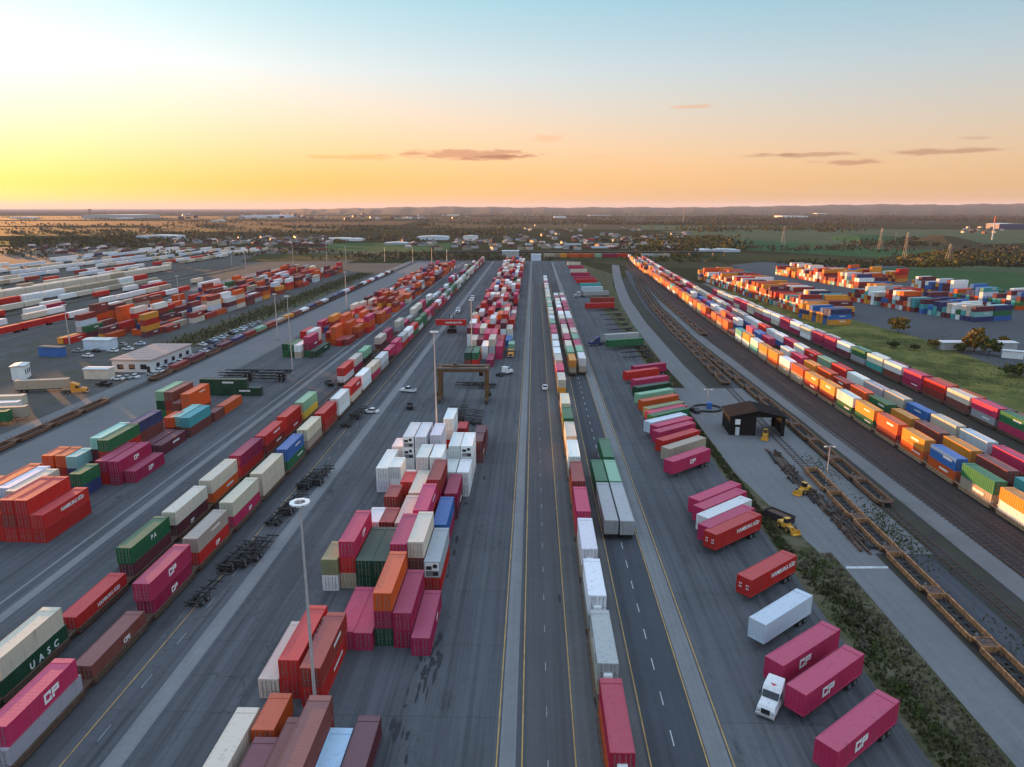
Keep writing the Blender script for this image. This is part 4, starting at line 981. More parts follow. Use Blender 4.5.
tractor(-29.5, 330, R(180), 'white', 'white yard tractor on the strip left of the far stacks', sleeper=False); tractor(-42, 397, R(180), 'white', 'white yard tractor farther up the pale strip', sleeper=False); tractor(-38.5, 455, R(175), 'white', 'white yard tractor at the far end of the pale strip', sleeper=False)
tractor(-24.8, 172.5, R(90), 'blue', 'blue yard tractor tucked behind the white reefers', sleeper=False)
tractor(-58.5 - 5, 268, R(160), 'white', 'white yard tractor pulling an empty chassis past the trains', sleeper=False); container_chassis(-66.5, 263, R(150), 'empty chassis pulled by the white yard tractor beside the trains', 9)
tractor(-138 - 8.5, 212.6, R(-75), 'amber', 'yellow tractor truck pulling a long tan trailer', sleeper=True)
semi_trailer(-156.2, 215.2, R(-77), 15.5, 'tan', 'long tan trailer behind the yellow tractor truck', 'trailers by the left entrance', style='smooth')
# yard tractor with green box, right of the gantry
t_ = at(511, 355); tractor(t_.x, t_.y, R(180), 'amber', 'yellow yard tractor hauling a short green container', sleeper=False)
semi_trailer(t_.x + .1, t_.y + 5.5, R(180), 7.5, 'lightgreen', 'short green container trailer behind the yellow yard tractor', 'trailers near the gantry', style='dry', parts=False)

def container_handler(x, y, rz, c, label):
    t = thing('container_handler', label, 'lift truck', (x, y, .03), rz, 'container handlers'); col = COL[c]
    mb = MB(); mb.box(-1.6, 1.6, -3.6, 2.6, .9, 1.9, PAINT); mb.hexa([(-1.5, -3.9, 1.0), (1.5, -3.9, 1.0), (1.5, -2.4, 1.0), (-1.5, -2.4, 1.0)], [(-1.4, -3.7, 2.5), (1.4, -3.7, 2.5), (1.4, -2.4, 2.6), (-1.4, -2.4, 2.6)], PAINT); link('body', mb.mesh('body'), t, color=col)
    mb = MB(); mb.hexa([(-.7, -1.2, 1.91), (.7, -1.2, 1.91), (.7, .8, 1.91), (-.7, .8, 1.91)], [(-.6, -1.0, 3.6), (.6, -1.0, 3.6), (.6, .4, 3.6), (-.6, .4, 3.6)], GLASS); mb.box(-.7, .7, -1.1, .5, 3.6, 3.72, PAINT); link('cab', mb.mesh('cab'), t, color=col)
    for sx in (-1, 1): mb = MB(); mb.box(sx * .9 - .16, sx * .9 + .16, 2.65, 3.0, .4, 9.0, PAINT); link('mast', mb.mesh('mast'), t, color=col)
    mb = MB(); mb.box(-6.1, 6.1, 3.05, 3.5, 6.4, 6.9, PAINT); link('spreader', mb.mesh('spreader'), t, color=col)
    for sx in (-1, 1):
        link('wheel', wheel_mesh(.85, .9), t, (sx * 1.7, 1.7, .85)); link('wheel', wheel_mesh(.7, .6), t, (sx * 1.4, -2.9, .7))
    return t
container_handler(-38.2, 331, R(180), 'black', 'dark lift truck holding a red container crosswise')
tt = thing('shipping_container', 'red container with white lettering held crosswise by the lift truck', 'container', (-38.2, 326.4, 4.1), R(-90 + 180 - 90 + 90), 'containers held by lift trucks')
tt.rotation_euler.z = R(90); build_box(tt, 14, 2.46, 2.6, 'dry', COL['red'], [('HAMBURG SÜD', 1.1, .1, .5, .03)], 0, False, -1)
for j, (x, y) in enumerate(((-22.6, 190), (-22.6, 190.2), (-19.8, 191), (-19.8, 191.2), (-17.2, 189), (-15.0, 188))): container_chassis(x, y, 0, f"black empty chassis in front of the gantry, {ordn(j + 1)} of that cluster", 12.0, .03 + (j in (1, 3)) * .62)
for j, (x, y) in enumerate(((-20, 224), (-20, 227), (-17, 225))): container_chassis(x, y, R(90), f"black empty chassis lying crosswise beyond the gantry, {ordn(j + 1)} of three", 11.0)

def wheel_loader(x, y, rz, label, mat=None):
    m = mat or YELLOW
    t = thing('wheel_loader', label, 'loader', (x, y, .03), rz, 'yellow loaders')
    mb = MB(); mb.hexa([(-1.1, -3.0, .8), (1.1, -3.0, .8), (1.1, .2, .8), (-1.1, .2, .8)], [(-.95, -2.9, 1.9), (.95, -2.9, 1.9), (1.0, .1, 2.0), (-1.0, .1, 2.0)], m); mb.box(-.7, .7, .22, 1.9, .8, 1.5, m); link('body', mb.mesh('body'), t)
    mb = MB(); mb.hexa([(-.75, -.9, 2.01), (.75, -.9, 2.01), (.75, .2, 2.01), (-.75, .2, 2.01)], [(-.65, -.8, 3.2), (.65, -.8, 3.2), (.65, .0, 3.2), (-.65, .0, 3.2)], GLASS); mb.box(-.78, .78, -.95, .2, 3.21, 3.34, m); link('cab', mb.mesh('cab'), t)
    for sx in (-1, 1): mb = MB(); mb.hexa([(sx * .7 - .1, .8, 1.5), (sx * .7 + .1, .8, 1.5), (sx * .7 + .1, 1.2, 1.2), (sx * .7 - .1, 1.2, 1.2)], [(sx * .7 - .1, 2.9, .9), (sx * .7 + .1, 2.9, .9), (sx * .7 + .1, 3.0, .5), (sx * .7 - .1, 3.0, .5)], m); link('lift_arm', mb.mesh('lift_arm'), t)
    mb = MB(); mb.prism([(-1.3, 0), (1.3, 0), (1.3, .1), (-1.3, .1)], 2.9, 4.0, m); mb.box(-1.3, 1.3, 2.82, 2.9, .0, 1.1, m)
    for sx in (-1.3, 1.24): mb.hexa([(sx, 2.9, .1), (sx + .06, 2.9, .1), (sx + .06, 3.95, .1), (sx, 3.95, .1)], [(sx, 2.9, 1.05), (sx + .06, 2.9, 1.05), (sx + .06, 3.2, 1.05), (sx, 3.2, 1.05)], m)
    link('bucket', mb.mesh('bucket'), t, (0, 0, .15))
    for sx in (-1, 1):
        for yy in (-1.9, 1.3): link('wheel', wheel_mesh(.75, .55, YELLOW), t, (sx * 1.15, yy, .75))
    t.scale = (.68, .68, .68)
    return t
for px, py, a, lab in ((787, 530, 200, 'yellow wheel loader parked beside the dark skip'), (803, 493, 130, 'yellow wheel loader at the edge of the rusty tracks'), (765, 438, 160, 'orange-yellow loader beside the front of the black shed')):
    p = at(px, py); wheel_loader(p.x, p.y, R(a), lab)
def car(x, y, rz, c, label, group='parked cars', kind='car', parts=True):
    t = thing('pickup' if kind == 'pickup' else 'car', label, 'pickup' if kind == 'pickup' else 'car', (x, y, .03), rz, group)
    lo = [(-2.2, .3), (2.15, .3), (2.2, .62), (1.9, .82), (.95, .92), (-1.9, .95), (-2.2, .85)] if kind == 'car' else [(-2.6, .45), (2.5, .45), (2.55, .85), (2.2, 1.05), (.95, 1.12), (-2.6, 1.12)]
    tp = [.96, .95, .9, .9, .98, .98, .93] if kind == 'car' else [.97, .95, .9, .9, .98, .98]
    link('body', shared(('cb', kind), lambda: prof_mesh('body', lo, 1.8 if kind == 'car' else 1.95, PAINT, tp)), t, color=COL[c])
    hi = [(-1.75, .955), (.93, .925), (.25, 1.40), (-1.05, 1.43)] if kind == 'car' else [(-.7, 1.125), (.95, 1.125), (.35, 1.78), (-.6, 1.80)]
    link('windows', shared(('cw', kind), lambda: prof_mesh('windows', hi, 1.6 if kind == 'car' else 1.75, GLASS, [1, 1, .82, .82])), t)
    rf = [(-1.04, 1.436), (.22, 1.406), (.15, 1.46), (-.95, 1.48)] if kind == 'car' else [(-.6, 1.805), (.33, 1.785), (.27, 1.84), (-.55, 1.85)]
    link('roof', shared(('cr', kind), lambda: prof_mesh('roof', rf, 1.34 if kind == 'car' else 1.46, PAINT)), t, color=COL[c])
    if kind == 'pickup': link('load_bed', shared('bed', lambda: (lambda mb: (mb.box(-.78, .78, -2.45, -.85, 1.122, 1.14, DARK), mb.mesh('load_bed'))[1])(MB())), t)
    if parts:
        for sx in (-.8, .8):
            for yy in (-1.35, 1.35): link('wheel', wheel_mesh(.33, .2), t, (sx, yy, .33))
    return t
p = at(545, 389); car(p.x, p.y, 0, 'white', 'small white car with dark glass alone on the lane', 'cars on the pavement')
p = at(408, 392); car(p.x, p.y, R(70), 'white', 'white pickup parked beside the inner train', 'cars on the pavement', 'pickup')
p = at(410, 408); car(p.x, p.y, R(10), 'black', 'dark pickup in front of the white pickup', 'cars on the pavement', 'pickup')
p = at(371, 413); car(p.x, p.y, R(80), 'white', 'white car beside the black chassis pile', 'cars on the pavement')
p = at(329, 385); car(p.x, p.y, R(30), 'black', 'black pickup at the end of the outer train', 'cars on the pavement', 'pickup')
p = at(104, 386); car(p.x, p.y, R(80), 'black', 'dark pickup with a white cab roof near the office', 'cars on the pavement', 'pickup')
p = at(694, 412); car(p.x, p.y, R(20), 'black', 'black car beside the blue tank ring', 'cars on the pavement')
g = random.Random(4); k = 0
for i in range(18):
    k += 1; x = -131.5 - 4.6; y = 236 + 5.2 * i
    if 242 < y < 288 or True: car(-133.6 + (0 if i % 5 else .6), y + (2 if y < 290 else 0), R(70 + g.uniform(-6, 6)), g.choice(['white', 'grey', 'paleblue', 'black', 'navy', 'red', 'tan', 'white']), f"car in the roadside line by the office, {ordn(k)} from the near end", 'cars parked by the office')
for i in range(12):
    car(-141 + (i % 2) * 1.0, 294 + 5.5 * i, R(60 + g.uniform(-8, 8)), g.choice(['black', 'grey', 'white', 'paleblue', 'navy']), f"car in the row beyond the office, {ordn(i + 1)} from the near end", 'cars parked beyond the office')
for i, (px, py) in enumerate(((118, 380), (126, 379), (134, 378), (113, 352), (122, 346), (128, 350), (96, 352), (88, 357), (140, 345), (78, 352))):
    p = at(px, py); car(p.x, p.y, R(80 + g.uniform(-20, 20)), ['white', 'grey', 'white', 'white', 'grey', 'white', 'black', 'white', 'paleblue', 'grey'][i], f"car on the forecourt, {ordn(i + 1)} of the scattered ones near the office", 'cars on the office forecourt')

# ------------------------------------------------------------------ masts, gantry, sheds
def mast_head(h):
    mb = MB(); n = 8
    for i in range(n):
        a, b_ = 2 * math.pi * i / n, 2 * math.pi * (i + 1) / n
        mb.tube((.72 * math.cos(a), .72 * math.sin(a), h), (.72 * math.cos(b_), .72 * math.sin(b_), h), .09, .09, GALV, 5)
        if i % 2 == 0: mb.tube((0, 0, h - .05), (.85 * math.cos(a), .85 * math.sin(a), h - .02), .05, .05, GALV, 4)
    return mb.mesh('lamp_ring')
def flood_mesh():
    mb = MB(); mb.hexa([(-.30, -.42, -.14), (.26, -.42, -.14), (.26, .42, -.14), (-.30, .42, -.14)], [(-.36, -.50, .12), (.32, -.58, .12), (.32, .58, .08), (-.36, .50, .08)], LAMP); return mb.mesh('floodlight')
def light_mast(x, y, h, label, parts=True, r=.22, group='tall floodlight masts'):
    t = thing('light_mast', label, 'light mast', (x, y, 0), 0, group)
    def f():
        mb = MB(); mb.tube((0, 0, .5), (0, 0, h + .3), r, r * .5, GALV, 10); mb.tube((0, 0, 0.02), (0, 0, .5), .45, .45, CONC, 12); return mb.mesh('pole')
    link('pole', shared(('pole', h, r), f), t)
    link('lamp_ring', shared(('ring', h), lambda: mast_head(h)), t)
    for i in range(8 if parts else 4):
        a = 2 * math.pi * i / (8 if parts else 4) + .2
        link('floodlight', shared('flood', flood_mesh), t, (.84 * math.cos(a), .84 * math.sin(a), h), a).scale = (.66, .66, .9)
def height_at(base, ytop):
    p = at(*base); lo, hi = 1, 60
    for _ in range(40):
        m = (lo + hi) / 2; q_ = proj(p.x, p.y, m)
        if q_[1] > ytop: lo = m
        else: hi = m
    return p, lo
for k, (bx, by, ty) in enumerate(((316, 705, 500), (437, 440, 332), (472, 358, 300), (293, 376, 296), (70, 345, 305), (180, 306, 276), (232, 266, 238), (247, 282, 250), (294, 274, 243), (327, 262, 242), (278, 340, 294), (347, 310, 272), (413, 264, 247), (432, 266, 248), (346, 262, 247), (385, 262, 248), (447, 262, 250))):
    p, h = height_at((bx, by), ty)
    if k == 0: p = Vector((-24.9, 70.2, 0)); h = 26.3
    where = ['rising in front of the central block, nearest one', 'rising beside the gantry leg', 'among stacks beyond the gantry', 'beside the black stacked chassis', 'beside the blue shed on the left', 'amid the outer left yard stacks', 'at the far edge of the outer left yard', 'standing among far orange stacks', 'behind the far green stacks', 'far away before the green field', 'by the low train bend', 'behind the orange pile', 'at the far end of the mixed rows', 'last before the dark tree line', 'on the far grass left of the mixed rows', 'on the far grass behind the pale roof', 'beside the far road bridge'][k]
    light_mast(p.x, p.y, round(h, 1), f"tall floodlight mast {where}", k < 3, .22 if k < 6 else .30)
for k, (bx, by, ty, w_) in enumerate(((826, 483, 446, 'beside the shed tracks'), (707, 409, 389, 'rising above the blue tank'), (895, 243, 232, 'far off in the green fields'))):
    p, h = height_at((bx, by), ty); t = thing('lamp_post', f"slim lamp post {w_}", 'lamp post', (p.x, p.y, 0), 0, 'slim lamp posts')
    mb = MB(); mb.tube((0, 0, 0.02), (0, 0, h), .13, .08, GALV, 8); link('pole', mb.mesh('pole'), t)
    for sx in (-1, 1): mb = MB(); mb.box(min(0, sx * .9), max(0, sx * .9), -.06, .06, h - .1, h + .02, GALV); mb.box(sx * .9 - .3, sx * .9 + .3, -.18, .18, h - .22, h - .101, LAMP); link('lamp_arm', mb.mesh('lamp_arm'), t)
# gantry crane
gx0, gx1, gy0, gy1, gh = -28.0, -13.9, 206.5, 210.6, 10.6
t = thing('gantry_crane', 'weathered ochre gantry crane straddling the lane behind white reefers', 'crane', ((gx0 + gx1) / 2, gy0, 0.03))
cx = (gx0 + gx1) / 2; hw = (gx1 - gx0) / 2; dy = gy1 - gy0
def part(name, fn, loc=(0, 0, 0)):
    mb = MB(); fn(mb); return link(name, mb.mesh(name), t, loc)
for sx in (-1, 1):
    for y in (0, dy): part('leg', lambda mb: mb.hexa([(sx * hw - .5, y - .4, 1.5), (sx * hw + .5, y - .4, 1.5), (sx * hw + .5, y + .4, 1.5), (sx * hw - .5, y + .4, 1.5)], [(sx * hw - .6, y - .45, gh - 1.2), (sx * hw + .6, y - .45, gh - 1.2), (sx * hw + .6, y + .45, gh - 1.2), (sx * hw - .6, y + .45, gh - 1.2)], GANTRYM))
    part('sill_beam', lambda mb: mb.box(sx * hw - .5, sx * hw + .5, -2.2, dy + 2.2, .9, 1.495, GANTRYM))
    part('end_tie', lambda mb: mb.box(sx * hw - .4, sx * hw + .4, .52, dy - .52, gh - .9, gh - .2, GANTRYM))
    for y in (-1.7, -.3, dy + .3, dy + 1.7): link('wheel', wheel_mesh(.62, .5), t, (sx * hw, y, .62))
    part('machinery_box', lambda mb: mb.box(sx * (hw + .55), sx * (hw + 1.3), 1.2, 3.2, 1.5, 2.6, DARK) if sx > 0 else mb.box(sx * (hw + 1.3), sx * (hw + .55), 1.2, 3.2, 1.5, 2.6, DARK))
for y in (0, dy): part('girder', lambda mb: (mb.box(-hw - .8, hw + .8, y - .5, y + .5, gh - 1.195, gh + .1, GANTRYM), mb.box(-hw - .8, hw + .8, y - .9, y - .55, gh - .2, gh - .1, STEEL)))
part('trolley', lambda mb: (mb.box(-3.5, -1.5, .4, dy - .4, gh + .15, gh + .5, RUST), mb.box(-3, -2, 1.2, dy - 1.2, gh + .5, gh + .9, DARK)))
part('spreader', lambda mb: mb.box(-3.8, -1.6, .6, dy - .6, gh - 1.5, gh - 1.25, GANTRYM))
part('cab', lambda mb: mb.box(hw - 2.3, hw - 1.1, 1.2, 2.6, gh - 2.8, gh - 1.3, GLASS))
# black shed
t = thing('rail_shed', 'black gabled shed straddling the rusty empty wagons', 'shed', (57.7, 176.2, 0.03), R(-3))
sw, sdp, eh, rh = 6.9, 9.0, 5.0, 6.6
def wall(mb):
    th = .25
    mb.box(-sw, -sw + th, 0, sdp, 0, eh, SHED); mb.box(sw - th, sw, 0, sdp, 0, eh, SHED)
    for y in (0, sdp - th):
        mb.box(-sw + th, -.3, y, y + th, 0, eh - .05, SHED); mb.box(6.0, sw - th, y, y + th, 0, eh - .05, SHED)
        mb.prism([(-sw, eh - .05), (sw, eh - .05), (0, rh - .05)], y, y + th, SHED)
part('wall', wall)
part('roof', lambda mb: [mb.hexa([(a[0], -.5, a[1]), (b_[0], -.5, b_[1]), (b_[0], sdp + .5, b_[1]), (a[0], sdp + .5, a[1])], [(a[0], -.5, a[1] + .16), (b_[0], -.5, b_[1] + .16), (b_[0], sdp + .5, b_[1] + .16), (a[0], sdp + .5, a[1] + .16)], SHED) for a, b_ in (((-sw - .4, eh - .08), (-.01, rh)), ((.01, rh), (sw + .4, eh - .08)))])
part('sign', lambda mb: mb.box(-5.6, -4.3, -.08, -.01, 2.9, 4.3, LAMP)); part('door', lambda mb: mb.box(-5.4, -4.4, -.06, -.005, .05, 2.2, CREAMWALL))
# office
t = thing('office_building', 'low white office with a pinkish roof beside the car park', 'building', (-142.8, 243, 0.03))
ow, od, oh = 7.2, 30.0, 4.4
part('wall', lambda mb: mb.box(-ow, ow, 0, od, 0, oh, CREAMWALL))
part('roof', lambda mb: (mb.hexa([(-ow - .5, -.5, oh + .002), (ow + .5, -.5, oh + .002), (ow + .5, od + .5, oh + .002), (-ow - .5, od + .5, oh + .002)], [(-ow - .5, -.5, oh + .35), (ow + .5, -.5, oh + .35), (ow + .5, od + .5, oh + .35), (-ow - .5, od + .5, oh + .35)], ROOFM), [mb.box(-ow - .4, ow + .4, y - .06, y + .06, oh + .351, oh + .42, ROOFM) for y in [k * 3.0 for k in range(1, 10)]]))
for k in range(5):
    part('window', lambda mb: (mb.box(ow + .004, ow + .07, 3 + 5.6 * k, 5.2 + 5.6 * k, 1.1, 2.7, GLASS), mb.box(ow + .004, ow + .11, 2.9 + 5.6 * k, 5.3 + 5.6 * k, .98, 1.09, LAMP)))
for k in range(3): part('window', lambda mb: mb.box(-5.4 + 4.2 * k, -3.2 + 4.2 * k, -.07, -.004, 1.1, 2.9, GLASS))
part('door', lambda mb: mb.box(5.2, 6.4, -.06, -.004, .02, 2.2, DARK))
def hut(x, y, rz, w, d, h, c, label, name='hut', cat='building', group=None, roof=None, win=3):
    global t
    t = thing(name, label, cat, (x, y, .03), rz, group)
    m = shared(('hm', c), lambda: flat(f'{c}_cladding', COL[c], .6, 0, .1, .4))
    part('wall', lambda mb: mb.box(-w / 2, w / 2, -d / 2, d / 2, 0, h, m))
    part('roof', lambda mb: mb.prism([(-w / 2 - .3, h + .003), (w / 2 + .3, h + .003), (w / 2 + .3, h + .2), (0, h + .2 + min(w * .06, 1.2)), (-w / 2 - .3, h + .2)], -d / 2 - .3, d / 2 + .3, roof or CREAMWALL))
    for k in range(win): part('window', lambda mb: mb.box(w / 2 + .004, w / 2 + .06, -d / 2 + d * (k + .3) / win, -d / 2 + d * (k + .7) / win, h * .35, h * .7, GLASS))
    return t
p = at(97, 350); hut(p.x, p.y + 3, R(90), 6, 11, 4, 'paleblue', 'pale blue shed with a light roof in the left yard', roof=CREAMWALL)
p = at(53, 356); hut(p.x, p.y, R(80), 3, 10, 3.6, 'blue', 'bright blue cabin below the first left mast', roof=ROADM)
p = at(100, 378); hut(p.x, p.y, R(90), 4, 8.5, 3.4, 'cream', 'small pale cabin with dark windows by the office')
p = at(22, 378); hut(p.x, p.y, R(20), 4, 6, 4.6, 'white', 'white boxy cabin at the left entrance')
p = at(985, 352); hut(p.x, p.y + 6, R(90), 5, 30, 3.0, 'grey', 'long pale building with windows in the far right yard', win=8)
p = at(1012, 358); hut(p.x, p.y, R(60), 3, 7, 2.8, 'white', 'small white cabin on the road in the far right yard')
p = at(536, 261); hut(p.x, p.y + 4, R(90), 8, 11, 7, 'paleblue', 'pale blue gate building at the far end of the lanes', win=2)
p = at(510, 258); hut(p.x, p.y + 20, R(90), 12, 20, 7, 'grey', 'grey flat shed at the end of the far stacks', win=2)
# blue tank inside a ring kerb
p = at(707, 409); t = thing('blue_tank', 'small blue tank inside a dark ring kerb beside the road', 'tank', (p.x, p.y, .03))
t.scale = (.7, .7, .7)
BLUEM = flat('blue_plastic', COL['blue'], .45, 0, .1)
part('tank', lambda mb: (mb.tube((.9, .5, .04), (.9, .5, 2.6), 1.2, 1.2, BLUEM, 18), mb.tube((.9, .5, 2.6), (.9, .5, 2.9), 1.2, .4, BLUEM, 18)))
t = thing('ring_kerb', 'dark ring kerb around the small blue tank', 'kerb', (p.x, p.y, .03))
def ringk(mb):
    n = 28
    for i in range(n):
        a, b_ = 2 * math.pi * i / n, 2 * math.pi * (i + 1) / n
        f = lambda r, a_, z: (r * 1.0 * math.cos(a_) * 4.4, r * math.sin(a_) * 3.9, z)
        mb.hexa([f(.86, a, 0), f(1, a, 0), f(1, b_, 0), f(.86, b_, 0)], [f(.86, a, .5), f(1, a, .5), f(1, b_, .5), f(.86, b_, .5)], DARK)
part('kerb', ringk)
p = at(779, 520); t = thing('skip_bin', 'dark open skip beside the yellow loader', 'skip', (p.x, p.y, .03), R(35)); t.scale = (.62, .62, .62)
part('bin', lambda mb: (mb.hexa([(-1.6, -3.6, .2), (1.6, -3.6, .2), (1.6, 3.6, .2), (-1.6, 3.6, .2)], [(-1.8, -4.2, .3), (1.8, -4.2, .3), (1.8, 4.2, .3), (-1.8, 4.2, .3)], DARK), mb.box(-1.8, -1.7, -4.2, 4.2, .3, 2.4, DARK), mb.box(1.7, 1.8, -4.2, 4.2, .3, 2.4, DARK), mb.box(-1.7, 1.7, -4.2, -4.1, .3, 2.4, DARK), mb.box(-1.7, 1.7, 4.1, 4.2, .3, 2.4, DARK), mb.box(-1.69, 1.69, -4.09, 4.09, 1.3, 1.9, RUST)))
part('rail', lambda mb: (mb.box(-1.9, 1.9, -4.3, -4.205, 2.25, 2.42, DARK), mb.box(-1.9, 1.9, 4.205, 4.3, 2.25, 2.42, DARK)))
# scrap: wheelsets, brake gear and bogies lying beside the tracks
g = random.Random(9); mb = MB()
def scrapline(p0, p1, n, w):
    a, b_ = at(*p0), at(*p1)
    for i in range(n):
        q_ = a.lerp(b_, g.random()); x, y = q_.x + g.uniform(-w, w), q_.y + g.uniform(-w, w); r = g.uniform(0, 6.28); k = g.random()
        if k < .2:
            d = Vector((math.cos(r), math.sin(r), 0)); c = Vector((x, y, .46)); mb.tube(c - d * .8, c + d * .8, .08, .08, RUST, 5)
            for s_ in (-.75, .75): mb.tube(c + d * (s_ - .06), c + d * (s_ + .06), .44, .44, RUST, 10)
        elif k < .93: l = g.uniform(3, 11); mb.box(-.11, .11, -l / 2, l / 2, .03, .03 + g.uniform(.15, .6), RUST if g.random() < .5 else DARK, R(g.gauss(-3, 1.6)), (x, y))
        else: mb.box(-.6, .6, -.8, .8, .03, g.uniform(.3, 1.1), DARK, r, (x, y))
scrapline((832, 512), (862, 545), 90, 1.4); scrapline((775, 455), (800, 485), 60, 1.3); scrapline((800, 485), (835, 515), 40, 1.0)
tag(link('scrap_heap', mb.mesh('scrap_heap')), 'dark rusty wheelsets and scrap strewn along the shed tracks', 'scrap', kind='stuff')
# ------------------------------------------------------------------ far-left trailers and rail wagons
def far_trailer_mesh(L=15.5, w=2.6, h=2.8, z0=1.15, wag=False):
    def f():
        mb = MB()
        if wag:
            pr = [(-1.5, .9), (1.5, .9), (1.55, 4.6), (1.1, 5.2), (-1.1, 5.2), (-1.55, 4.6)]; mb.prism(pr, -L / 2, L / 2, PAINT)
            for k in range(int(L / 1.6)): y = -L / 2 + .8 + k * 1.6; mb.box(-1.62, -1.56, y - .08, y + .08, 1.0, 4.6, PAINT); mb.box(1.56, 1.62, y - .08, y + .08, 1.0, 4.6, PAINT)
            for y in (-L / 2 + 1.8, L / 2 - 1.8): mb.box(-1.1, 1.1, y - 1.3, y + 1.3, .1, .895, DARK)
        else:
            mb.box(-w / 2, w / 2, -L / 2, L / 2, z0, z0 + h, PAINT)
            for k in range(int(L / 1.3)): y = -L / 2 + .7 + k * 1.3; mb.box(-w / 2 - .03, -w / 2 - .001, y - .06, y + .06, z0 + .1, z0 + h - .1, PAINT); mb.box(w / 2 + .001, w / 2 + .03, y - .06, y + .06, z0 + .1, z0 + h - .1, PAINT)
            for y in (-L / 2 + 1.4, -L / 2 + 2.7): mb.tube((-1.15, y, .5), (1.15, y, .5), .5, .5, RUBBER, 10)
            mb.box(-.5, .5, -L / 2 + .1, L / 2 - 1, .85, z0 - .002, DARK)
            for sx in (-.8, .8): mb.box(sx - .07, sx + .07, L / 2 - 3.1, L / 2 - 2.9, .03, z0 - .002, STEEL)
        return mb.mesh('rail_wagon' if wag else 'semi_trailer')
    return shared(('ftm', L, wag), f)
g = random.Random(77); k = 0
for ri, (X, dens, pal) in enumerate(((-243, .75, ['white', 'white', 'cream', 'red', 'tan']), (-275, .5, ['white', 'red', 'magenta', 'white']), (-284, .6, ['red', 'white', 'white', 'paleblue']), (-297, .8, ['cream', 'white', 'tan', 'cream']), (-368, .7, ['cream', 'tan', 'white', 'cream']), (-384, .8, ['white', 'paleblue', 'white', 'red']), (-402, .7, ['cream', 'white', 'tan', 'brick']), (-262, .8, ['cream', 'tan', 'white']), (-355, .85, ['white', 'cream', 'tan']), (-425, .85, ['white', 'paleblue', 'cream']), (-455, .8, ['white', 'paleblue', 'white']), (-478, .8, ['white', 'tan', 'brick', 'cream']), (-505, .8, ['white', 'paleblue', 'white']), (-530, .7, ['white', 'navy', 'white']))):
    y = abs(X) * 1.10; n = 0
    while y < (720 if X > -360 else 1010):
        if g.random() < dens and not (X > -300 and y > 560):
            n += 1; k += 1
            c = g.choice(pal); o = link('semi_trailer', far_trailer_mesh(), None, (X + g.uniform(-.6, .6), y, .02), g.choice([0, math.pi]) + g.uniform(-.02, .02), COL[c])
            tag(o, f"{word(c)} trailer, {ordn(n)} along the {ordn(ri + 1)} line of the far left trailer park", 'trailer', 'trailers in the far left park')
        y += 16.9 + (g.random() < .1) * 12
for i in range(17):
    tag(link('rail_wagon', far_trailer_mesh(19.0, wag=True), None, (-343, 340 + i * 19.8, .02), 0, COL[g.choice(['cream', 'cream', 'tan'])]), f"long pale covered rail wagon, {ordn(i + 1)} from the near end", 'rail wagon', 'pale covered rail wagons')
for i in range(12):
    tag(link('rail_wagon', far_trailer_mesh(19.0, wag=True), None, (-314, 330 + i * 21 , .02), 0, COL[g.choice(['white', 'tan', 'cream', 'red'])]), f"covered rail wagon on the nearer pale line, {ordn(i + 1)} from the near end", 'rail wagon', 'covered rail wagons on the nearer line')
# trailers beside the low train at the left edge
for i, (px, py, c, lab) in enumerate(((20, 409, 'cream', 'cream trailer with faded roof at the left entrance'), (15, 416, 'white', 'white trailer with a red roof edge at the left entrance'), (4, 426, 'green', 'dull green trailer at the left entrance'), (22, 421, 'tan', 'tan trailer in front at the left entrance'))):
    p = at(px, py); semi_trailer(p.x - 6, p.y, R(-80), 14.5, c, lab, 'trailers by the left entrance', style='smooth', parts=True)

# ------------------------------------------------------------------ far fields and hills
def field_mat(name, col, col2): return ground_mat(name, col, .25, .006, .06, .95, 0, 0, col2)
FM = dict(green=field_mat('green_field', (.022, .075, .026), (.035, .080, .030)), olive=field_mat('olive_field', (.034, .042, .014), (.042, .040, .016)), straw=field_mat('stubble_field', (.056, .046, .022), (.046, .040, .020)), brown=field_mat('ploughed_field', (.036, .027, .018), (.030, .026, .018)), gold=field_mat('golden_field', (.15, .125, .02), (.12, .10, .02)), pale=field_mat('pale_green_field', (.065, .085, .042), (.050, .070, .035)))
z = .03
def field(c, pts):
    global z
    z += .012; q_ = [at(*p) for p in pts]; sheet('field', [(p.x, p.y) for p in q_], z, FM[c])
field('green', [(842, 272), (1030, 292), (1100, 290), (1040, 273), (900, 267)]); field('pale', [(900, 268), (1060, 275), (1060, 269), (960, 265)]); field('green', [(700, 247), (880, 258), (930, 250), (740, 239)]); field('pale', [(690, 238), (900, 247), (1030, 243), (1030, 230), (800, 229), (660, 231)])
field('green', [(840, 252), (930, 256), (940, 248), (870, 244)]); field('straw', [(860, 248), (1030, 252), (1030, 247), (870, 244)]); field('pale', [(560, 229), (680, 230), (800, 226), (600, 225)]); field('olive', [(690, 259), (820, 263), (850, 257), (700, 252)])
field('straw', [(590, 262), (640, 268), (740, 268), (700, 258), (610, 256)]); field('olive', [(0, 236), (150, 235), (170, 228), (0, 227)]); field('gold', [(-30, 245), (20, 245), (24, 241), (-30, 241)]); field('straw', [(120, 232), (335, 232), (345, 222), (150, 223)]); field('brown', [(0, 226), (400, 225), (420, 221), (0, 221)])
field('green', [(322, 252), (448, 252), (452, 243), (330, 243)]); field('olive', [(240, 262), (500, 258), (490, 253), (260, 254)]); field('straw', [(420, 228), (640, 229), (640, 224), (430, 223)]); field('brown', [(430, 222), (1020, 222), (1020, 217), (430, 217)]); field('straw', [(0, 220), (430, 219), (430, 216), (0, 216)]); field('pale', [(500, 216), (1030, 215.5), (1030, 213), (520, 213)])
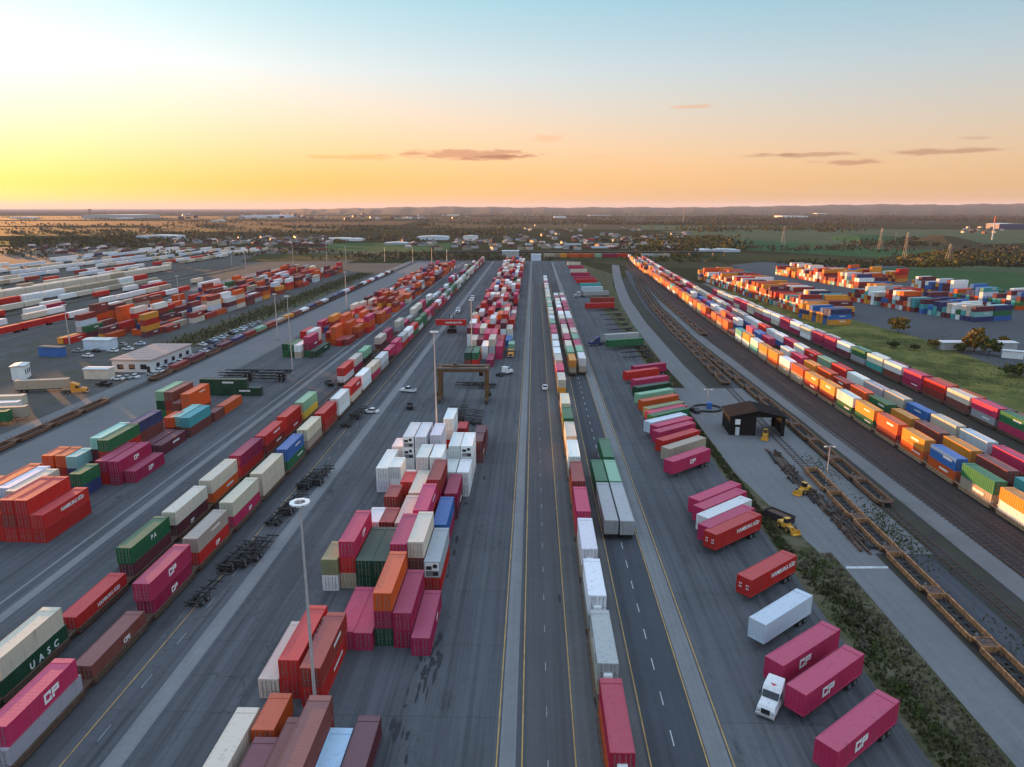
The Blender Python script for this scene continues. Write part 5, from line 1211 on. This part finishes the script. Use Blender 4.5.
field('olive', [(560, 259), (640, 262), (680, 255), (560, 253)]); field('brown', [(150, 246), (330, 243), (320, 237), (140, 240)])
HILLM = ground_mat('wooded_hills', (.040, .042, .026), .3, .0012, .012, .95, 0, 0, (.07, .055, .03), 0.05)
tops = [(300, 209.2), (360, 208.2), (410, 207.0), (450, 206.6), (500, 207.2), (560, 207.6), (620, 207.2), (690, 207.4), (740, 206.6), (800, 205.6), (850, 204.6), (900, 204.2), (940, 204.8), (990, 203.8), (1040, 203.6), (1100, 203.2), (1180, 204)]
def hill(name, D0, D1, D2, f):
    mb = MB(); rows = []
    xs_ = [280 + i * 6 for i in range(151)]
    for px in xs_:
        for (a, ya), (b_, yb) in zip(tops, tops[1:]):
            if a <= px <= b_: y = ya + (yb - ya) * (px - a) / (b_ - a); break
        else: y = tops[0][1] if px < tops[0][0] else tops[-1][1]
        d = (FW + RT * ((px - CX) / F) - UP * ((y - CY) / F)); hd = math.hypot(d.x, d.y); u = Vector((d.x / hd, d.y / hd))
        zr = max(2, (H + D1 * d.z / hd) * f + 6 * math.sin(px * .13) + 4 * math.sin(px * .37 + 2))
        rows.append([(u.x * D0, u.y * D0, -.5), (u.x * (D0 * .6 + D1 * .4), u.y * (D0 * .6 + D1 * .4), zr * .32 + 5 * math.sin(px * .21)), (u.x * (D0 * .25 + D1 * .75), u.y * (D0 * .25 + D1 * .75), zr * .8), (u.x * D1, u.y * D1, zr), (u.x * D2, u.y * D2, -2)])
    for r0, r1 in zip(rows, rows[1:]):
        for i in range(4): mb.quad([r0[i], r1[i], r1[i + 1], r0[i + 1]], HILLM)
    tag(link(name, mb.mesh(name)), kind='structure')
hill('hills', 6500, 13000, 15000, 1.0)
q_ = [at(*p) for p in ((880, 252), (1000, 251))]
def mound(pxs, y, hpx, depth, name, mat):
    mb = MB(); rows = []
    for i, px in enumerate(pxs):
        a = at(px, y); s_ = a.length / 700; hgt = hpx[i] * s_
        rows.append([(a.x, a.y, -.2), (a.x, a.y + depth * .4, hgt), (a.x, a.y + depth * .6, hgt), (a.x, a.y + depth, -.2)])
    for r0, r1 in zip(rows, rows[1:]):
        for i in range(3): mb.quad([r0[i], r1[i], r1[i + 1], r0[i + 1]], mat)
    tag(link(name, mb.mesh(name)), kind='structure')
mound([935, 950, 965, 978, 990, 1010], 246, [0, 3, 7, 6, 4, 0], 160, 'earth_mound', FM['straw']); mound([865, 880, 895, 915, 930], 243, [0, 4, 5, 4, 0], 220, 'earth_mound', FM['green'])

# ------------------------------------------------------------------ foliage
def leaf_mat(name, a, b_):
    m, t, bs = nt(name); ge = N(t, 'ShaderNodeNewGeometry')
    t.links.new(mix(t, ge.outputs['Random Per Island'], a, b_), bs.inputs['Base Color']); bs.inputs['Roughness'].default_value = .85; bs.inputs['Specular IOR Level'].default_value = .15
    return m
LEAF_G = leaf_mat('green_leaves', (.030, .048, .012), (.075, .095, .025)); LEAF_A = leaf_mat('autumn_leaves', (.11, .085, .018), (.24, .15, .025)); LEAF_D = leaf_mat('dark_leaves', (.030, .036, .014), (.080, .070, .034)); LEAF_B = leaf_mat('dry_stems', (.10, .080, .055), (.17, .14, .10)); LEAF_M = leaf_mat('meadow_blades', (.045, .062, .016), (.12, .12, .04)); BARK = flat('bark', (.06, .045, .035), .9)
def leaf(mb, c, s, g, mat):
    u = Vector((g.gauss(0, 1), g.gauss(0, 1), g.gauss(0, 1))).normalized(); v = u.orthogonal().normalized(); a = g.uniform(0, 6.28); w = u.cross(v); v, w = v * math.cos(a) + w * math.sin(a), w * math.cos(a) - v * math.sin(a)
    v *= s; w *= s * g.uniform(.5, .9); mb.quad([c - v - w * .6, c + v * .4 - w, c + v + w * .5, c - v * .5 + w], mat)
def clump_crown(mb, c, rx, rz, n_cl, n_leaf, s, g, mat):
    for _ in range(n_cl):
        d = Vector((g.gauss(0, 1), g.gauss(0, 1), g.gauss(0, 1))).normalized() * (g.random() ** .45); cc = c + Vector((d.x * rx, d.y * rx, d.z * rz)); cr = g.uniform(.22, .42) * min(rx, rz)
        for _ in range(n_leaf): leaf(mb, cc + Vector((g.gauss(0, .5), g.gauss(0, .5), g.gauss(0, .45))) * cr, s * g.uniform(.6, 1.3), g, mat)
def tree(x, y, h, r, mat, label, cat='tree', group='trees on the right meadow', seed=0, trunk=.25):
    g = random.Random(seed); t = thing('tree' if cat == 'tree' else 'shrub', label, cat, (x, y, 0), 0, group)
    mb = MB(); th = h * trunk
    mb.tube((0, 0, -.1), (g.uniform(-.1, .1), 0, th), .045 * h * .5, .032 * h * .5, BARK, 7)
    for k in range(6):
        a = k * 1.05 + g.random(); mb.tube((0, 0, th * g.uniform(.7, 1)), (math.cos(a) * r * .6, math.sin(a) * r * .6, h * g.uniform(.45, .8)), .018 * h * .5, .006 * h, BARK, 5)
    link('trunk', mb.mesh('trunk'), t)
    mb = MB(); clump_crown(mb, Vector((0, 0, th + (h - th) * .5)), r * .82, (h - th) * .45, 46, 26, .05 * h + .1, g, mat); link('crown', mb.mesh('crown'), t)
for i, (px, py, hpx, wpx, m, lab) in enumerate(((898, 333, 16, 24, LEAF_A, 'golden autumn tree standing alone above the meadow'), (974, 352, 24, 26, LEAF_A, 'tall autumn tree on the right, left one of a close pair'), (989, 355, 18, 26, LEAF_G, 'greener tree on the right, right one of a close pair'), (935, 348, 9, 20, LEAF_A, 'low golden bush left of the close pair'), (1014, 377, 14, 34, LEAF_G, 'broad dark bush at the right edge of the meadow'), (893, 348, 8, 14, LEAF_G, 'small green bush below the lone golden tree'), (960, 353, 10, 14, LEAF_G, 'small bush just left of the tall autumn tree'), (915, 350, 6, 12, LEAF_D, 'small dark bush in the middle of the meadow'), (1003, 345, 9, 12, LEAF_A, 'small autumn bush beside the far yard road'))):
    p = at(px, py); s_ = (py - VY) * cp / H; tree(p.x, p.y, hpx / s_, wpx / s_ / 2, m, lab, seed=i + 40, trunk=.18)
# scrub on the verge: grass tufts as one cover, shrubs one by one
g = random.Random(3); mb = MB()
def in_verge(y): return (42.8 + .2, 50.7) if y < 112 else (42.6, 44.7) if y < 226 else (43.0, 48.6)
for _ in range(6500):
    y = 58 + 240 * (g.random() ** 1.6); a, b_ = in_verge(y); x = g.uniform(a, b_); hh = g.uniform(.15, .55)
    m = LEAF_B if (x - 47.4) * .8 + math.sin(x * .9 + y * .13) * .8 + g.gauss(0, .6) > .1 else (LEAF_D if g.random() < .6 else LEAF_G)
    for _k in range(2):
        an = g.uniform(0, 6.28); dx, dy = math.cos(an) * .16, math.sin(an) * .16; lx, ly = g.uniform(-.25, .25), g.uniform(-.25, .25)
        mb.quad([(x - dx, y - dy, 0), (x + dx, y + dy, 0), (x + dx * .3 + lx, y + dy * .3 + ly, hh), (x - dx * .3 + lx, y - dy * .3 + ly, hh)], m)
tag(link('rough_scrub', mb.mesh('rough_scrub')), 'rough dry grass and weeds along the verge beside the road', 'scrub', kind='stuff')
k = 0
for i in range(58):
    y = 60 + 60 * g.random() if i < 40 else 120 + 150 * g.random(); a, b_ = in_verge(y); x = g.uniform(a + .8, max(a + 1.0, min(b_ - .8, 47.8))); r = g.uniform(.6, 1.6)
    k += 1; t = thing('shrub', 'low tangled shrub in the rough grass along the verge', 'shrub', (x, y, 0), 0, 'shrubs on the verge')
    r = min(r, (b_ - a) * .4); m = g.choice([LEAF_D, LEAF_D, LEAF_G, LEAF_B])
    mb = MB(); clump_crown(mb, Vector((0, 0, r * .5)), r, r * .6, 9, 22, .13, g, m); link('foliage', mb.mesh('foliage'), t)
    mb = MB(); 
    for q in range(4): an = q * 1.6; mb.tube((0, 0, -.05), (math.cos(an) * r * .5, math.sin(an) * r * .5, r * .8), .03, .012, BARK, 4)
    link('stem', mb.mesh('stem'), t)
mb = MB()    # weeds between the tracks right of the shed
for _ in range(5000):
    y = g.uniform(70, 195); x = g.gauss(65.4, 1.7)
    if math.sin(y * .17) + math.sin(y * .055 + 1) * 1.2 + g.gauss(0, .7) < .9: continue
    an = g.uniform(0, 6.28); dx, dy = math.cos(an) * .13, math.sin(an) * .13; mb.quad([(x - dx, y - dy, 0), (x + dx, y + dy, 0), (x + dx * .3 + g.uniform(-.3, .3), y + g.uniform(-.3, .3), g.uniform(.15, .5)), (x - dx * .3, y - dy * .3, g.uniform(.1, .4))], g.choice([LEAF_G, LEAF_G, LEAF_M, LEAF_M, LEAF_B]))
tag(link('track_weeds', mb.mesh('track_weeds')), 'green and yellowing weeds growing between the rusty tracks', 'weeds', kind='stuff')
mb = MB()
for _ in range(4200):
    y = g.uniform(290, 640); x = g.gauss(-151, 4.2); mbm = g.choice([LEAF_D, LEAF_G, LEAF_B])
    an = g.uniform(0, 6.28); dx, dy = math.cos(an) * .5, math.sin(an) * .5; mb.quad([(x - dx, y - dy, 0), (x + dx, y + dy, 0), (x + dx * .3, y, g.uniform(.3, 1.4)), (x - dx * .3, y, g.uniform(.3, 1.2))], mbm)
for _ in range(22000):
    x = g.uniform(132, 300); y = g.uniform(150, 330)
    if math.sin(x * .05 + y * .02) + math.sin(y * .06) + g.gauss(0, .6) < .2: continue
    an = g.uniform(0, 6.28); dx, dy = math.cos(an) * .25, math.sin(an) * .25; mb.quad([(x - dx, y - dy, 0), (x + dx, y + dy, 0), (x + dx * .3, y, g.uniform(.1, .35)), (x - dx * .3, y, g.uniform(.1, .35))], LEAF_M)
tag(link('meadow_grass', mb.mesh('meadow_grass')), 'tufts of rough meadow grass beside the yard', 'grass', kind='stuff')
# far woods and hedgerows, one mass
mb = MB(); g = random.Random(8)
def far_tree(x, y, h, mat):
    n = 9; r = h * .45
    for _ in range(n):
        d = Vector((g.gauss(0, 1), g.gauss(0, 1), g.gauss(0, 1))).normalized(); leaf(mb, Vector((x, y, h * .52)) + Vector((d.x * r * .7, d.y * r * .7, d.z * h * .36)), h * .30, g, mat)
for (x0, x1, y0, y1, n, hh, mats) in ((0, 520, 226, 236, 420, 9, 'DDAB'), (0, 130, 238, 248, 170, 8, 'DDG'), (130, 420, 236, 243, 150, 8, 'DDAB'), (0, 330, 246, 258, 120, 6, 'DDBA'), (330, 560, 252, 261, 110, 5, 'DDBG'), (490, 770, 213, 225, 700, 11, 'DDDA'), (640, 728, 237, 251, 330, 9, 'DDAAG'), (690, 1030, 215, 222, 800, 13, 'DDD'), (690, 850, 224, 232, 160, 10, 'DDA'), (918, 1030, 255, 266, 330, 8, 'DDDA'), (928, 945, 256, 267, 40, 9, 'AA'), (800, 880, 262, 268, 60, 6, 'DDG'),
        (0, 1030, 209.6, 214.5, 1500, 15, 'DDAB'), (0, 1030, 216, 226, 500, 10, 'DDA'), (640, 700, 252, 262, 110, 5, 'DGA'), (860, 920, 238, 246, 100, 8, 'DD'), (350, 520, 252, 262, 70, 5, 'DB'), (700, 1030, 246, 252, 110, 6, 'DDB'), (250, 420, 262, 275, 60, 4, 'DB'), (560, 640, 262, 274, 60, 4, 'DAB')):
    cxp, cyp, left = 0, 0, 0
    for _ in range(int(n * 4.6)):
        if left <= 0: cxp, cyp, left, wid = g.uniform(x0, x1), g.uniform(y0, y1), g.randint(8, 34), g.uniform(6, 34)
        left -= 1; px, py = g.gauss(cxp, wid * .6), cyp + g.gauss(0, .10 * (cyp - 205) ** .75 * .35); hh_ = 1
        p = at(px, max(py, 209.3))
        if -640 < p.x < 300 and p.y < 800 and not (110 < p.x < 300): continue
        far_tree(p.x, p.y, hh * .56 * g.uniform(.5, 1.5), {'D': LEAF_D, 'A': LEAF_A, 'B': LEAF_B, 'G': LEAF_G}[g.choice(mats)])
tag(link('distant_woods', mb.mesh('distant_woods')), 'dark woods and hedgerows spread across the distant plain', 'woods', kind='stuff')

# ------------------------------------------------------------------ far buildings, roads, masts
def block(px, py, wpx, hpx, c, label, d=30, group='far warehouses', name='warehouse', win=0):
    p = at(px, py); s_ = (py - VY) * cp / H; hut(p.x, p.y + d / 2, R(0), wpx / s_, d, hpx * .62 / s_, c, label, name, 'building', group, win=win)
for a in ((107, 218.5, 52, 5.5, 'grey', 'long pale warehouse on the far left horizon', 300), (118, 218.9, 20, 1.6, 'white', 'low white wing in front of the long left warehouse', 60), (156, 239, 40, 5, 'paleblue', 'long pale blue shed beyond the trailer park', 40), (263, 218, 42, 4, 'paleblue', 'long pale blue warehouse left of the middle horizon', 200), (338, 241, 44, 3.2, 'white', 'long white roofed building before the green field', 40), (432, 240, 30, 5, 'paleblue', 'pale blue building by the far houses, larger one', 40), (470, 239, 14, 4, 'white', 'small white building by the far houses', 30), (795, 217.5, 26, 2.4, 'white', 'long white building far right under the hills', 150), (822, 214.6, 10, 2, 'white', 'small white building high under the hills', 100), (720, 252, 40, 3, 'paleblue', 'low pale roof beyond the autumn trees', 30), (1012, 229, 26, 8, 'navy', 'dark blue building at the far right', 60), (410, 219, 16, 2.4, 'white', 'small white warehouse under the middle hills', 100), (450, 216, 16, 2, 'cream', 'small cream warehouse under the middle hills', 100), (600, 216.5, 22, 2, 'grey', 'grey warehouse near the middle horizon', 100), (560, 218, 12, 2.4, 'white', 'little white warehouse right of the lanes on the horizon', 80), (20, 218.5, 22, 2, 'white', 'pale shed at the far left edge', 80), (215, 222, 10, 3, 'cream', 'cream block left of the pale blue warehouse', 60), (395, 245, 22, 3, 'grey', 'grey roofed building beside the green field', 30)):
    block(*a[:6], d=a[6])
def house_mesh(i):
    def f():
        mb = MB(); w, d, h = (9, 7, 4.2) if i % 2 else (12, 8, 3.2); wm = [shared(('hm', 'maroon'), lambda: flat('maroon_cladding', COL['maroon'], .6)), shared(('hm', 'tan'), lambda: flat('tan_cladding', COL['tan'], .6)), shared(('hm', 'grey'), lambda: flat('grey_cladding', COL['grey'], .6))][i % 3]
        mb.box(-w / 2, w / 2, -d / 2, d / 2, 0, h, wm); mb.prism([(-w / 2 - .4, h + .01), (w / 2 + .4, h + .01), (0, h + 2.6)], -d / 2 - .4, d / 2 + .4, [ROADM, RUST, ROOFM, DARK][i % 4])
        for s_ in (-.3, .1, .35): mb.box(w * s_ - .5, w * s_ + .5, -d / 2 - .05, -d / 2 - .004, 1, 2.4, GLASS)
        return mb.mesh('house')
    return shared(('house', i), f)
g = random.Random(15); spots = []
for (x0, x1, y0, y1, n) in ((540, 690, 234, 250, 74), (400, 540, 236, 250, 40), (150, 330, 238, 247, 56), (20, 130, 246, 254, 26), (300, 470, 214, 220, 30), (180, 300, 214, 220, 26), (520, 640, 226, 232, 14), (960, 1024, 226, 234, 16)):
    for _ in range(n): spots.append((g.uniform(x0, x1), g.uniform(y0, y1)))
for i, (px, py) in enumerate(sorted(spots)):
    p = at(px, py)
    if p.y < 830 and -620 < p.x < 250: p.y = 830 + g.random() * 300
    s_ = 1.0 if py > 225 else 2.4; far_ = link('house', house_mesh(g.randint(0, 11)), None, (p.x, p.y, .05), g.uniform(0, 3.14)); far_.scale = (s_, s_, s_)
    tag(far_, f"small far-off house, {ordn(i + 1)} from the left among all the far houses", 'house', 'far houses')
# vans and lorries parked in the lot beyond the yard
cnt = 0
for row, (py, x0, x1) in enumerate(((241, 520, 640), (246, 530, 690), (249, 560, 660), (251, 300, 330))):
    px = x0
    while px < x1:
        if g.random() < .62:
            cnt += 1; p = at(px, py); c = g.choice(['white', 'white', 'grey', 'red', 'brown', 'paleblue', 'black', 'cream'])
            tag(link('semi_trailer', far_trailer_mesh(), None, (p.x, p.y, .05), R(90 + g.uniform(-8, 8)), COL[c]), f"{word(c)} trailer, {ordn(cnt)} of the lot beyond the yard's far end", 'trailer', 'trailers in the lot beyond the far end')
        px += g.uniform(7, 12)
# road bridge and the train in front of it
a, b_ = at(470, 256), at(700, 258); t = thing('road_bridge', 'dark road bridge crossing beyond the far end of the yard', 'bridge', (0, 870, 0))
part('deck', lambda mb: mb.box(a.x - 40, b_.x + 30, -4, 4, 5.0, 6.0, DARK)); part('parapet', lambda mb: mb.box(a.x - 40, b_.x + 30, -4.1, -3.9, 6.003, 7.0, ROADM))
for k in range(12): x = a.x - 20 + k * (b_.x - a.x + 40) / 11; part('pier', lambda mb: mb.box(x - .8, x + .8, -3, 3, 0, 4.998, ROADM))
for i, (px, c) in enumerate(((552, 'tan'), (563, 'amber'), (575, 'orange'), (587, 'orange'), (599, 'lightgreen'), (610, 'magenta'), (620, 'red'), (650, 'grey'), (662, 'tan'))):
    p = at(px, 258.5); tag(link('rail_wagon', far_trailer_mesh(19.0, wag=True), None, (p.x, 845, .05), R(90), COL[c]), f"{word(c)} box wagon crossing the far end, {ordn(i + 1)} from the left", 'rail wagon', 'box wagons crossing the far end')
def lattice(px, pyb, pyt, label, name='pylon', w=.16):
    p, h = height_at((px, pyb), pyt); s_ = p.length / 700; t = thing(name, label, 'pylon' if name == 'pylon' else 'radio mast', (p.x, p.y, 0), 0, 'pylons and masts'); mb = MB(); b0 = h * w
    for sx in (-1, 1):
        for sy in (-1, 1): mb.tube((sx * b0, sy * b0, 0), (sx * .6, sy * .6, h), .075 * s_, .055 * s_, STEEL, 4)
    for k in range(6):
        z0, z1 = h * k / 6, h * (k + 1) / 6; r0, r1 = b0 + (.6 - b0) * k / 6, b0 + (.6 - b0) * (k + 1) / 6
        for sx in (-1, 1): mb.tube((sx * r0, -r0, z0), (-sx * r1, -r1, z1), .032 * s_, .032 * s_, STEEL, 3); mb.tube((sx * r0, r0, z0), (-sx * r1, r1, z1), .032 * s_, .032 * s_, STEEL, 3)
    if name == 'pylon':
        for zz, l in ((.72, .22), (.84, .18), (.95, .13)): mb.tube((-h * l, 0, h * zz), (h * l, 0, h * zz), .06 * s_, .06 * s_, STEEL, 4)
    link('lattice', mb.mesh('lattice'), t)
lattice(948, 266, 244, 'lattice pylon standing in the far green field'); lattice(905, 258, 232, 'slender lattice pylon left of the earth mound', w=.08); lattice(880, 250, 228, 'small lattice pylon before the dark wooded mound', w=.1); lattice(783, 246, 226, 'lattice pylon beyond the right yard stacks', w=.1); lattice(683, 224, 208, 'red and white radio mast near the middle right horizon', 'radio_mast', .015)
p, h = height_at((992, 240), 216); t = thing('chimney', 'pale chimney with an orange top on the far right plain', 'chimney', (p.x, p.y, 0)); part('shaft', lambda mb: mb.tube((0, 0, 0), (0, 0, h * .72), 1.2, .9, CREAMWALL, 10)); part('cap', lambda mb: mb.tube((0, 0, h * .722), (0, 0, h), 1.3, 1.0, shared('oc', lambda: flat('orange_tile', COL['orange'], .6)), 10))
p, h = height_at((90, 214), 209); t = thing('water_tower', 'little dark water tower above the long left warehouse', 'tower', (p.x, p.y, 0)); part('shaft', lambda mb: mb.tube((0, 0, 0), (0, 0, h * .7), 6, 5, DARK, 10)); part('tank', lambda mb: (mb.tube((0, 0, h * .70 + .01), (0, 0, h * .8), 8, 22, DARK, 14), mb.tube((0, 0, h * .8), (0, 0, h), 22, 12, DARK, 14)))

# ------------------------------------------------------------------ air
mb = MB(); mb.box(-41000, 41000, -41000, 41000, -3.0, 260, None)
hz = bpy.data.meshes.new('haze'); hz.from_pydata(mb.v, [], mb.f)
bm = bmesh.new(); bm.from_mesh(hz); bmesh.ops.recalc_face_normals(bm, faces=bm.faces[:]); bm.to_mesh(hz); bm.free()
hm = bpy.data.materials.new('haze'); hm.use_nodes = True; ht = hm.node_tree; ht.nodes.clear()
ho = ht.nodes.new('ShaderNodeOutputMaterial'); hv = ht.nodes.new('ShaderNodeVolumePrincipled'); hv.inputs['Color'].default_value = (.66, .70, .92, 1); hv.inputs['Density'].default_value = 3.0e-5; hv.inputs['Anisotropy'].default_value = 0.0
ht.links.new(hv.outputs[0], ho.inputs['Volume']); hz.materials.append(hm)
tag(link('haze', hz), kind='stuff')
S.cycles.volume_bounces = 0; S.cycles.max_bounces = 6
